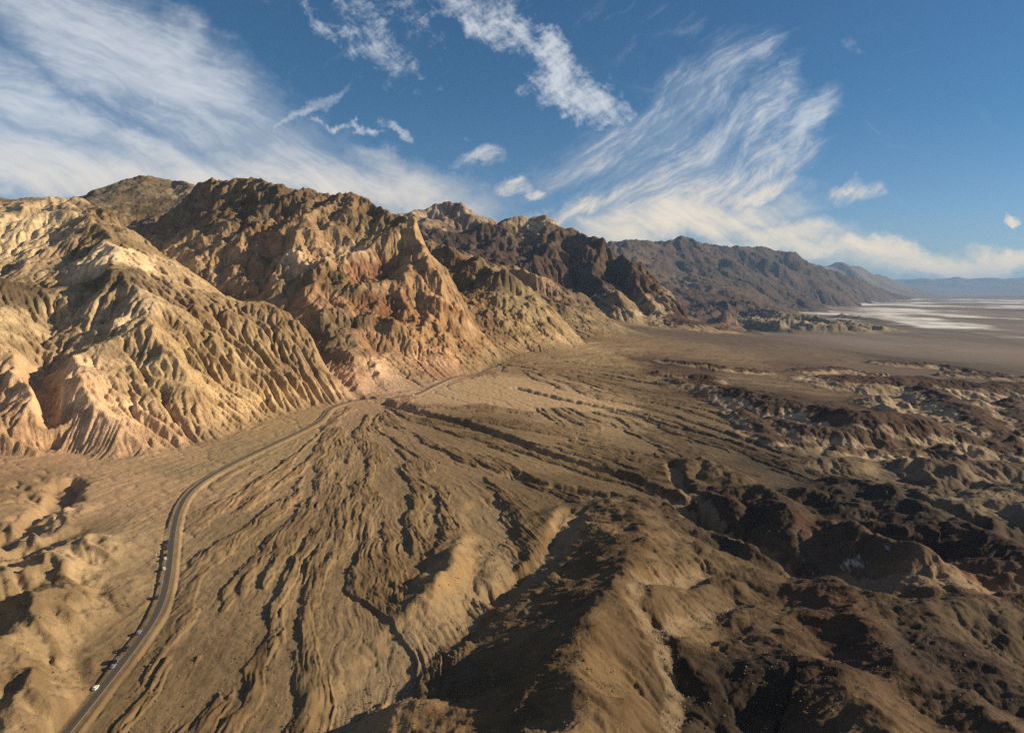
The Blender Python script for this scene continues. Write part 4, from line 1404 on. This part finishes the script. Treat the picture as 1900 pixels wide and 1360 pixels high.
def make_road():
    vs, fs = ribbon(RP, [-2.05, -1.85, 0, 1.85, 2.05], [-.25, .06, .10, .06, -.25])
    me = bpy.data.meshes.new('road')
    me.from_pydata(vs, [], fs)
    mt = bpy.data.materials.new('asphalt')
    mt.use_nodes = True
    b = NB(mt.node_tree)
    out = b.n('ShaderNodeOutputMaterial')
    bs = b.n('ShaderNodeBsdfPrincipled')
    uv = b.n('ShaderNodeUVMap')
    sp = b.n('ShaderNodeSeparateXYZ')
    b.set(sp.inputs[0], uv.outputs[0])
    across, along = sp.outputs[0], sp.outputs[1]
    geo = b.n('ShaderNodeNewGeometry')
    n1 = b.noise(geo.outputs['Position'], .9, 8, .65)
    n2 = b.noise(b.comb(b.m('MULTIPLY', across, 3.0), b.m('MULTIPLY', along, .03), 0.0), 1.0, 5, .6)
    # worn wheel tracks are a little paler and dustier, edges carry blown sand
    tr = b.m('ABSOLUTE', b.m('SUBTRACT', b.m('ABSOLUTE', across), .75))
    track = b.ss(tr, .5, .05)
    edge = b.ss(b.m('ADD', b.m('ABSOLUTE', across), b.m('MULTIPLY', n2, .8)), 1.75, 2.3)
    c = b.mix(b.m('MULTIPLY', track, .35), (.045, .038, .031, 1), (.080, .068, .055, 1))
    c = b.mix(b.m('MULTIPLY', n2, .5), c, (.085, .072, .058, 1))
    c = b.mix(edge, c, (.15, .12, .085, 1))
    f = b.m('MULTIPLY_ADD', b.m('SUBTRACT', n1, .5), .5, 1.0)
    s = b.n('ShaderNodeVectorMath', operation='SCALE')
    b.set(s.inputs[0], c)
    b.set(s.inputs['Scale'], f)
    b.set(bs.inputs['Base Color'], s.outputs[0])
    bs.inputs['Roughness'].default_value = .85
    b.nt.links.new(bs.outputs[0], out.inputs[0])
    me.materials.append(mt)
    uvl = me.uv_layers.new(name='UVMap')
    offs = [-2.05, -1.85, 0, 1.85, 2.05]
    uvs = np.empty((len(me.loops), 2), F4)
    vi = np.empty(len(me.loops), np.int32)
    me.loops.foreach_get('vertex_index', vi)
    uvs[:, 0] = np.array(offs)[vi % 5]
    uvs[:, 1] = RS[vi // 5]
    uvl.data.foreach_set('uv', uvs.ravel())
    ob = bpy.data.objects.new('road', me)
    C.objects.link(ob)
    ob['kind'] = 'structure'


make_road()

# ------------------------------------------------------------------ things along the road
def land_z(x, y):
    return float(height(np.array([x]), np.array([y]))[0])


class MB:
    """collects shapes into one mesh"""
    def __init__(self):
        self.v, self.f = [], []

    def add(self, v, f):
        o = len(self.v)
        self.v += [tuple(p) for p in v]
        self.f += [tuple(i + o for i in q) for q in f]
        return self

    def loft(self, rings, cap=True):
        n = len(rings[0])
        v = [p for r in rings for p in r]
        f = [(i * n + k, i * n + (k + 1) % n, (i + 1) * n + (k + 1) % n, (i + 1) * n + k) for i in range(len(rings) - 1) for k in range(n)]
        if cap:
            f += [tuple(range(n))[::-1], tuple((len(rings) - 1) * n + k for k in range(n))]
        return self.add(v, f)

    def cyl(self, p0, p1, r0, r1=None, n=16, inner=None):
        r1 = r0 if r1 is None else r1
        a, b_ = Vector(p0), Vector(p1)
        d = (b_ - a).normalized()
        u = d.orthogonal().normalized()
        w = d.cross(u)
        mk = lambda c, r: [tuple(c + (u * math.cos(2 * math.pi * k / n) + w * math.sin(2 * math.pi * k / n)) * r) for k in range(n)]
        return self.loft([mk(a, r0), mk(b_, r1)])

    def box(self, c, s):
        x, y, z = c
        a, b_, d = s[0] / 2, s[1] / 2, s[2] / 2
        v = [(x + i * a, y + j * b_, z + k * d) for k in (-1, 1) for j in (-1, 1) for i in (-1, 1)]
        return self.add(v, [(0, 2, 3, 1), (4, 5, 7, 6), (0, 1, 5, 4), (2, 6, 7, 3), (0, 4, 6, 2), (1, 3, 7, 5)])

    def build(self, name, mat, parent=None, smooth=True, bevel=0.0, sub=0):
        me = bpy.data.meshes.new(name)
        me.from_pydata(self.v, [], self.f)
        me.update()
        if smooth:
            me.polygons.foreach_set('use_smooth', [True] * len(me.polygons))
        me.materials.append(mat)
        o = bpy.data.objects.new(name, me)
        C.objects.link(o)
        if bevel:
            md = o.modifiers.new('bevel', 'BEVEL')
            md.width = bevel
            md.segments = 2
        if sub:
            md = o.modifiers.new('sub', 'SUBSURF')
            md.levels = md.render_levels = sub
        if parent:
            o.parent = parent
        return o


GLASS = plain('dark_glass', (.02, .025, .03), .08, 0, .6)
TYRE = plain('tyre_rubber', (.02, .02, .02), .85)
RIM = plain('alloy_rim', (.45, .45, .46), .3, .8)
LAMP = plain('lamp_lens', (.75, .75, .72), .15)
REDL = plain('tail_lens', (.35, .02, .02), .2)
TRIM = plain('black_trim', (.03, .03, .03), .6)
PAINT = {}


def paint(name, col, metal=.0):
    if name not in PAINT:
        PAINT[name] = plain(name, col, .28, metal, .5, .06, 1.5, 1.0)
    return PAINT[name]


# side profiles: (x, half width, z bottom, z top) stations of the body shell, then the cabin
KINDS = {
    'suv': dict(L=4.7, body=[(-2.33, .80, .45, .95), (-2.26, .88, .34, 1.02), (-1.6, .93, .30, 1.06), (0, .94, .28, 1.05), (1.1, .93, .30, 1.02), (1.9, .90, .32, .94), (2.25, .84, .36, .84), (2.35, .74, .42, .72)],
                cab=[(-2.24, .80, 1.02), (-1.95, .74, 1.58), (-1.2, .73, 1.70), (-.1, .73, 1.71), (.45, .72, 1.64), (1.15, .80, 1.03)], wb=(-1.38, 1.42), wr=.37),
    'sedan': dict(L=4.7, body=[(-2.33, .76, .45, .90), (-2.24, .84, .32, .97), (-1.6, .90, .27, .97), (0, .91, .25, .94), (1.1, .90, .27, .91), (1.9, .87, .29, .82), (2.25, .80, .33, .72), (2.34, .70, .40, .62)],
                  cab=[(-1.75, .76, .96), (-1.15, .66, 1.36), (-.6, .66, 1.43), (.1, .66, 1.42), (.5, .66, 1.34), (1.2, .78, .92)], wb=(-1.38, 1.42), wr=.33),
    'pickup': dict(L=5.5, body=[(-2.75, .86, .50, 1.05), (-2.70, .92, .42, 1.10), (-1.6, .95, .38, 1.10), (0, .96, .36, 1.10), (1.3, .95, .38, 1.08), (2.2, .92, .40, 1.02), (2.62, .88, .44, .94), (2.74, .78, .50, .80)],
                   cab=[(-.95, .80, 1.08), (-.85, .74, 1.72), (-.2, .74, 1.82), (.6, .74, 1.80), (.95, .73, 1.70), (1.65, .82, 1.08)], wb=(-1.75, 1.75), wr=.40),
    'van': dict(L=5.6, body=[(-2.78, .90, .45, 1.10), (-2.74, .96, .36, 1.15), (-1.6, .98, .32, 1.15), (0, .99, .32, 1.15), (1.3, .98, .34, 1.15), (2.2, .94, .36, 1.08), (2.66, .88, .40, .92), (2.78, .76, .46, .76)],
                cab=[(-2.76, .90, 1.12), (-2.66, .84, 2.20), (-1.2, .85, 2.42), (.6, .85, 2.42), (1.15, .83, 2.25), (2.15, .86, 1.12)], wb=(-1.75, 1.85), wr=.37),
}


def vehicle(kind, name, col_name, col, metal=0.0):
    K = KINDS[kind]
    root = bpy.data.objects.new(name, None)
    root.empty_display_size = .5
    C.objects.link(root)
    pm = paint(col_name, col, metal)
    b = MB()
    rings = []
    for x, hw, zb, zt in K['body']:
        m = zb + (zt - zb) * .55
        rings.append([(x, -hw * .86, zb), (x, -hw, zb + .10), (x, -hw, m), (x, -hw * .95, zt - .04), (x, -hw * .86, zt),
                      (x, hw * .86, zt), (x, hw * .95, zt - .04), (x, hw, m), (x, hw, zb + .10), (x, hw * .86, zb)])
    b.loft(rings)
    b.build('body', pm, root, bevel=.02)
    cab = K['cab']
    zb = cab[0][2]
    g = MB()
    rr = []
    for x, hw, z in cab[1:-1]:
        rr.append([(x, -hw - .09, zb - .03), (x, -hw, z - .06), (x, -hw + .06, z - .03), (x, hw - .06, z - .03), (x, hw, z - .06), (x, hw + .09, zb - .03)])
    f0, f1 = cab[0], cab[-1]
    first = [(f0[0], -f0[1], zb - .03), (f0[0] + .03, -f0[1] + .02, zb), (f0[0] + .03, -f0[1] + .05, zb + .02), (f0[0] + .03, f0[1] - .05, zb + .02), (f0[0] + .03, f0[1] - .02, zb), (f0[0], f0[1], zb - .03)]
    last = [(f1[0], -f1[1], zb - .03), (f1[0] - .03, -f1[1] + .02, zb), (f1[0] - .03, -f1[1] + .05, zb + .02), (f1[0] - .03, f1[1] - .05, zb + .02), (f1[0] - .03, f1[1] - .02, zb), (f1[0], f1[1], zb - .03)]
    g.loft([first] + rr + [last])
    g.build('window_glass', GLASS, root, smooth=False)
    r = MB()
    rr = []
    for i, (x, hw, z) in enumerate(cab[1:-1]):
        rr.append([(x, -hw - .01, z - .075), (x, -hw + .05, z + .0), (x, 0, z + .03), (x, hw - .05, z + .0), (x, hw + .01, z - .075)])
    r.loft(rr)
    r.build('roof', pm, root, bevel=.01)
    for s in (-1, 1):
        for i in ((0, 1), (2, 2), (4, 5)):
            xa, wa, za = cab[i[0]]
            xb, wb_, zb2 = cab[i[1]]
            if i[0] == i[1]:
                xa, za, wa = xb + .05, zb, wb_ + .1
            pl = MB()
            pl.loft([[(xa - .05, s * (wa + .012), za - .02), (xa + .05, s * (wa + .012), za - .02), (xa + .05, s * (wa - .02), za - .02), (xa - .05, s * (wa - .02), za - .02)],
                     [(xb - .04, s * (wb_ + .012), zb2 - .05), (xb + .04, s * (wb_ + .012), zb2 - .05), (xb + .04, s * (wb_ - .02), zb2 - .05), (xb - .04, s * (wb_ - .02), zb2 - .05)]])
            pl.build('pillar', pm, root, smooth=False)
    if kind == 'van':
        for s in (-1, 1):
            MB().box((-1.0, s * .93, 1.75), (3.0, .06, 1.15)).build('side_panel', pm, root, smooth=False)
    if kind == 'pickup':
        bed = MB()
        bed.box((-1.85, 0, 1.125), (1.55, 1.5, .03))
        bed.build('cargo_bed', TRIM, root, smooth=False)
    hw = K['body'][3][1]
    for x in K['wb']:
        for s in (-1, 1):
            w = MB().cyl((x, s * (hw - .20), K['wr']), (x, s * (hw + .012), K['wr']), K['wr'], n=20).build('wheel', TYRE, root, bevel=.02)
            MB().cyl((x, s * (hw + .0), K['wr']), (x, s * (hw + .022), K['wr']), K['wr'] * .62, n=14).build('rim', RIM, w)
    e = K['body']
    for s in (-1, 1):
        MB().box((e[-2][0] - .02, s * e[-2][1] * .80, e[-2][3] - .10), (.18, .30, .13)).build('headlight', LAMP, root, bevel=.03)
        MB().box((e[0][0] + .05, s * e[0][1] * .92, e[0][3] - .12), (.12, .18, .22)).build('tail_light', REDL, root, bevel=.02)
        MB().box((cab[-1][0] - .25, s * (hw + .10), zb + .06), (.14, .20, .13)).build('mirror', TRIM, root, bevel=.02)
    MB().box((e[-1][0] - .03, 0, e[-1][2] + .06), (.10, e[-1][1] * 1.8, .14)).build('front_bumper', TRIM, root, bevel=.03)
    MB().box((e[0][0] + .02, 0, e[0][2] + .03), (.10, e[0][1] * 1.9, .16)).build('rear_bumper', TRIM, root, bevel=.03)
    return root


def road_at(px, py):
    """nearest place on the road to what is seen at a pixel: centre point and heading"""
    X, Y, Z = on_ground(px, py, 1.2)
    k = int(np.argmin((RP[:, 0] - X) ** 2 + (RP[:, 1] - Y) ** 2))
    k0, k1 = max(0, k - 3), min(len(RP) - 1, k + 3)
    d = RP[k1, :2] - RP[k0, :2]
    d = d / np.hypot(*d)
    return RP[k], d


def park(root, px, py, side, yaw=0.0, on_road=False):
    P, d = road_at(px, py)
    n = np.array([-d[1], d[0]])                       # to the left when driving away from the camera
    x, y = P[:2] + n * side
    z = P[2] + (.10 if on_road else -.12)
    root.location = (x, y, z + .0)
    e = 3.0
    za, zb_ = road_at(px, py)[0][2], P[2]
    root.rotation_euler = (0, 0, math.atan2(d[1], d[0]) + yaw)


def copy_tree(o, parent=None):
    c = o.copy()
    C.objects.link(c)
    c.parent = parent
    for ch in list(o.children):
        copy_tree(ch, c)
    return c


GR = 'vehicles parked on the gravel shoulder'
# (kind, object name, paint, colour, px, py, side offset, label, category, group)
CARS = [
    ('suv', 'white_suv', 'white_paint', (.80, .80, .78), 181, 1275, 3.3, 'white car parked alone on the shoulder, nearest to the viewer', 'car'),
    ('sedan', 'silver_sedan', 'silver_paint', (.42, .46, .52), 208, 1237, 3.3, 'silver blue car parked just below the tall grey van', 'car'),
    ('van', 'grey_van', 'grey_paint', (.09, .09, .092), 215, 1226, 3.6, 'dark grey van with the biggest shadow, just above a silver blue car', 'van'),
    ('pickup', 'black_pickup', 'black_paint', (.015, .016, .018), 237, 1202, 3.4, 'black pickup truck parked alone between the grey van and the silver car at the bend', 'pickup truck'),
    ('suv', 'silver_suv', 'silver_paint', (.42, .46, .52), 263, 1172, 3.3, 'silver car parked alone beside the dark gully at the road bend', 'car'),
    ('van', 'dark_van', 'graphite_paint', (.06, .065, .075), 299, 1107, 3.5, 'dark van with a pale corner and wide shadow, parked on the curve', 'van'),
    ('sedan', 'silver_sedan', 'silver_paint', (.42, .46, .52), 302, 1081, 3.2, 'small silver car parked between a dark van and a white car', 'car'),
    ('suv', 'white_suv', 'white_paint', (.80, .80, .78), 305.5, 1054.5, 3.2, 'white car parked alone just below the row of parked cars', 'car'),
    ('suv', 'white_suv', 'white_paint', (.80, .80, .78), 307.5, 1037, 3.3, 'white car at the near end of the row of mostly dark cars', 'car'),
    ('suv', 'black_suv', 'black_paint', (.015, .016, .018), 308.5, 1028.5, 3.3, 'black car next to the white one at the near end of the row', 'car'),
    ('sedan', 'dark_sedan', 'blue_black_paint', (.02, .028, .045), 310, 1018, 3.3, 'dark car after the gap in the row, lowest of the upper four', 'car'),
    ('suv', 'dark_suv', 'graphite_paint', (.06, .065, .075), 310.5, 1013, 3.3, 'graphite car second from the bottom of the upper four in the row', 'car'),
    ('suv', 'black_suv', 'black_paint', (.015, .016, .018), 311.2, 1008, 3.3, 'black car third from the bottom of the upper four in the row', 'car'),
    ('sedan', 'black_sedan', 'black_paint', (.015, .016, .018), 312.5, 1003, 3.3, 'black car at the far end of the row of dark cars', 'car'),
]
PROTO = {}


def place_vehicles():
    for (kd, nm, pn, pc, px, py, side, lab, cat) in CARS:
        key = (kd, pn)
        if key not in PROTO:
            PROTO[key] = vehicle(kd, nm, pn, pc, .5 if 'silver' in pn else 0)
            o = PROTO[key]
        else:
            o = copy_tree(PROTO[key])
        X = on_ground(px, py, 1.6)
        P, d = road_at(px, py)
        park(o, px, py, side)
        o['label'], o['category'], o['group'] = lab, cat, GR
    # four tiny cars and two more on the road beyond the canyon
    far = [('sedan', 'silver_paint', 727, 739.6, 'tiny silver car, first on the far road beside the canyon mouth'),
           ('suv', 'blue_black_paint', 740, 738.2, 'tiny dark car, second on the far road past the canyon mouth'),
           ('suv', 'graphite_paint', 754, 736.5, 'tiny dark grey car, third on the far road past the canyon mouth'),
           ('suv', 'white_paint', 771, 734.8, 'tiny white car, fourth on the far road where it starts to climb'),
           ('sedan', 'black_paint', 804, 717.5, 'tiny black car halfway up the straight far road'),
           ('suv', 'white_paint', 929, 680.6, 'tiny white car at the far end of the visible road')]
    for kd, pn, px, py, lab in far:
        key = (kd, pn)
        if key not in PROTO:
            PROTO[key] = o = vehicle(kd, 'dark_car', pn, (.02, .028, .045) if 'blue' in pn else (.06, .065, .075))
        else:
            o = copy_tree(PROTO[key])
            o.name = 'distant_car'
        park(o, px, py, -.1, on_road=True)
        o['label'], o['category'], o['group'] = lab, 'car', 'cars driving on the far road'


place_vehicles()


# ---- people: one skinned body each, clothes and hair as parts
def person(shirt, trousers, px, py, yaw, label, on_side=None, arm=0.0, hat=None):
    root = bpy.data.objects.new('person', None)
    C.objects.link(root)
    skin = PAINT.setdefault('skin', plain('skin', (.42, .26, .18), .6))

    def chain(name, pts, mat, par, edges=None):
        me = bpy.data.meshes.new(name)
        me.from_pydata([p[:3] for p in pts], edges or [(i, i + 1) for i in range(len(pts) - 1)], [])
        me.materials.append(mat)
        o = bpy.data.objects.new(name, me)
        C.objects.link(o)
        sk = o.modifiers.new('skin', 'SKIN')
        for i, p in enumerate(pts):
            sv = me.skin_vertices[0].data[i]
            sv.radius = (p[3], p[4] if len(p) > 4 else p[3])
            sv.use_root = i == 0
        sk.use_smooth_shade = True
        s = o.modifiers.new('sub', 'SUBSURF')
        s.levels = s.render_levels = 1
        o.parent = par
        return o
    # pelvis, spine, neck, head; arms with forearm and hand; legs with foot
    P = [(0, 0, .95, .15, .11), (0, 0, 1.15, .13, .10), (0, .0, 1.36, .17, .11), (0, 0, 1.50, .06), (0, .01, 1.60, .085, .10), (0, .01, 1.72, .07, .085)]
    E = [(0, 1), (1, 2), (2, 3), (3, 4), (4, 5)]
    for s in (-1, 1):
        k = len(P)
        P += [(s * .20, 0, 1.40, .055), (s * (.25 + arm * .1), .02, 1.14, .042), (s * .25, .08 + arm * .15, .92 + arm * .25, .032), (s * .25, .10 + arm * .17, .83 + arm * .28, .035, .02)]
        E += [(2, k), (k, k + 1), (k + 1, k + 2), (k + 2, k + 3)]
        k = len(P)
        P += [(s * .10, 0, .86, .095), (s * .11, .02, .48, .062), (s * .12, -.02, .10, .042), (s * .13, .12, .04, .045, .03)]
        E += [(0, k), (k, k + 1), (k + 1, k + 2), (k + 2, k + 3)]
    body = chain('body', P, skin, root, E)
    sh = [(0, 0, .97, .165, .125), (0, 0, 1.15, .15, .12), (0, 0, 1.36, .185, .13), (0, 0, 1.46, .09, .08)]
    e2 = [(0, 1), (1, 2), (2, 3)]
    for s in (-1, 1):
        k = len(sh)
        sh += [(s * .20, 0, 1.40, .07), (s * (.25 + arm * .1), .02, 1.16, .056)]
        e2 += [(2, k), (k, k + 1)]
    chain('shirt', sh, shirt, root, e2)
    tr = [(0, 0, .95, .165, .12)]
    e3 = []
    for s in (-1, 1):
        k = len(tr)
        tr += [(s * .10, 0, .86, .105), (s * .11, .02, .48, .075), (s * .12, -.02, .12, .06)]
        e3 += [(0, k), (k, k + 1), (k + 1, k + 2)]
    chain('trousers', tr, trousers, root, e3)
    hr = [(0, -.02, 1.66, .088, .10), (0, -.02, 1.75, .075, .09)]
    chain('hat' if hat else 'hair', hr, hat or PAINT.setdefault('hair', plain('brown_hair', (.05, .03, .02), .8)), root)
    X = on_ground(px, py, .0)
    if on_side is not None:
        Pr, d = road_at(px, py)
        n = np.array([-d[1], d[0]])
        x, y = Pr[:2] + n * on_side
        z = Pr[2] + (.08 if abs(on_side) < 2.4 else -.1)
    else:
        x, y, z = surf(px, py)
        z = land_z(x, y)
    root.location = (x, y, z)
    root.rotation_euler = (0, 0, yaw)
    root['label'], root['category'] = label, 'person'
    return root


CL = lambda n, c: PAINT.setdefault(n, plain(n, c, .8))
person(CL('yellow_cloth', (.75, .62, .03)), CL('dark_cloth', (.03, .03, .035)), 322, 989, 0.3, 'person in a yellow top standing on the road above the parked cars', on_side=-.6)
person(CL('red_cloth', (.70, .03, .02)), CL('tan_cloth', (.30, .22, .14)), 147, 1263, 1.2, 'person in a red top standing on the open gravel left of the road', arm=1.0)
person(CL('cream_cloth', (.72, .66, .50)), CL('pale_cloth', (.5, .45, .36)), 237.5, 1190, 2.0, 'person in pale clothes on the gravel above the black pickup')
person(CL('white_cloth', (.8, .8, .78)), CL('white_cloth', (.8, .8, .78)), 289.4, 1031, 1.0, 'person in white standing left of the row of parked cars')
person(CL('white_cloth', (.8, .8, .78)), CL('dark_cloth', (.03, .03, .035)), 196, 1043, .5, 'person in a white top walking alone on the pale terrace')
person(CL('white_cloth', (.8, .8, .78)), CL('tan_cloth', (.30, .22, .14)), 44, 1122, .2, 'right one of two hikers on the terrace at the far left')
person(CL('dark_cloth', (.03, .03, .035)), CL('tan_cloth', (.30, .22, .14)), 39, 1124, 2.2, 'left one of two hikers on the terrace at the far left')
log('vehicles')


# ------------------------------------------------------------------ loose stones and low scrub
def scatter(name, n, picker, mat, smin, smax, seed, flat=.7, power=2.5):
    rs = np.random.RandomState(seed)
    x, y = picker(rs, n)
    z = height(x, y)
    n = len(x)
    s = smin + (smax - smin) * rs.rand(n) ** power
    base = np.array([(0, 0, 1), (.9, 0, .42), (.28, .85, .4), (-.72, .53, .45), (-.75, -.5, .4), (.26, -.86, .45), (0, 0, -.5)], F4)
    fc = [(0, 1, 2), (0, 2, 3), (0, 3, 4), (0, 4, 5), (0, 5, 1), (6, 2, 1), (6, 3, 2), (6, 4, 3), (6, 5, 4), (6, 1, 5)]
    V = base[None] * (1 + .45 * (rs.rand(n, 7, 3) - .5)).astype(F4)
    a = rs.rand(n) * 6.283
    c, sn = np.cos(a)[:, None], np.sin(a)[:, None]
    X = (V[:, :, 0] * c - V[:, :, 1] * sn) * s[:, None] + x[:, None]
    Y = (V[:, :, 0] * sn + V[:, :, 1] * c) * s[:, None] + y[:, None]
    Z = V[:, :, 2] * s[:, None] * flat + z[:, None]
    co = np.stack([X, Y, Z], 2).reshape(-1, 3)
    F = (np.array(fc)[None] + np.arange(n)[:, None, None] * 7).reshape(-1, 3)
    me = bpy.data.meshes.new(name)
    me.from_pydata(co.tolist(), [], F.tolist())
    me.materials.append(mat)
    o = bpy.data.objects.new(name, me)
    C.objects.link(o)
    o['kind'] = 'stuff'
    o['label'], o['category'] = dict(stones=('brown loose stones strewn over the fan and hills', 'stones'), wash_boulders=('paler boulders lining the dry washes', 'boulders'), scrub=('sparse dark dry scrub dotting the gravel fan', 'scrub'))[name]
    return o


def pick_view(rs, n, ymin=200, ymax=1300, keep=None):
    """random places on the near ground inside and just beside the field of view"""
    th = R_(-44) + R_(88) * rs.rand(n * 3)
    r = ymin * (ymax / ymin) ** rs.rand(n * 3)
    x, y = r * np.sin(th), r * np.cos(th)
    k = keep(x, y) if keep else np.ones(len(x), bool)
    D, _, _ = dist_poly(x, y, ROAD_Z, 30)
    k &= (D > 5) & (mountain_base(x, y) < 3)
    return x[k][:n], y[k][:n]


def pick_wash(rs, n):
    xs, ys = [], []
    for w, d, ww, pts in TR[1:7] + TR[:1]:
        m = n // 7
        i = rs.randint(0, len(pts) - 1, m)
        t = rs.rand(m)[:, None]
        p = pts[i] * (1 - t) + pts[i + 1] * t
        xs.append(p[:, 0] + rs.randn(m) * (w * .6 + 1.5))
        ys.append(p[:, 1] + rs.randn(m) * (w * .6 + 1.5))
    return np.concatenate(xs), np.concatenate(ys)


def on_clump(x, y):
    return fbm(x / 35, y / 35, 3, 401) + .35 * gn(x / 8, y / 8, 402) > .05


scatter('stones', 9000, lambda rs, n: pick_view(rs, n, 220, 1100, on_clump), plain('desert_stone', (.20, .155, .105), .9, noise=.8, nscale=.3), .12, .8, 5)
scatter('wash_boulders', 4200, pick_wash, plain('pale_boulder', (.24, .19, .135), .9, noise=.8, nscale=.3), .12, .75, 6)
scatter('scrub', 5000, lambda rs, n: pick_view(rs, n, 220, 1500, lambda x, y: fbm(x / 50, y / 50, 3, 411) > .1), plain('dry_scrub', (.075, .062, .035), .95, noise=.9, nscale=.5), .25, .9, 7, flat=.9, power=1.6)
log('scatter')

# ------------------------------------------------------------------ air
def make_haze():
    me = bpy.data.meshes.new('haze')
    x0, x1, y0, y1, z0, z1 = -80000, 82000, -3000, 84000, float(ZZ.min()) - 1.5, float(ZZ.max()) + 60
    v = [(x, y, z) for z in (z0, z1) for y in (y0, y1) for x in (x0, x1)]
    f = [(0, 2, 3, 1), (4, 5, 7, 6), (0, 1, 5, 4), (2, 6, 7, 3), (0, 4, 6, 2), (1, 3, 7, 5)]
    me.from_pydata(v, [], f)
    mt = bpy.data.materials.new('air')
    mt.use_nodes = True
    nt = mt.node_tree
    nt.nodes.clear()
    out = nt.nodes.new('ShaderNodeOutputMaterial')
    pv = nt.nodes.new('ShaderNodeVolumePrincipled')
    pv.inputs['Color'].default_value = (.34, .60, 1.0, 1)
    pv.inputs['Density'].default_value = HAZE
    pv.inputs['Anisotropy'].default_value = .0
    nt.links.new(pv.outputs[0], out.inputs['Volume'])
    me.materials.append(mt)
    ob = bpy.data.objects.new('haze', me)
    C.objects.link(ob)
    ob['kind'] = 'stuff'
    ob['label'] = 'thin bluish desert haze over the valley'
    ob['category'] = 'haze'


HAZE = 1.5e-5
make_haze()
log('done')
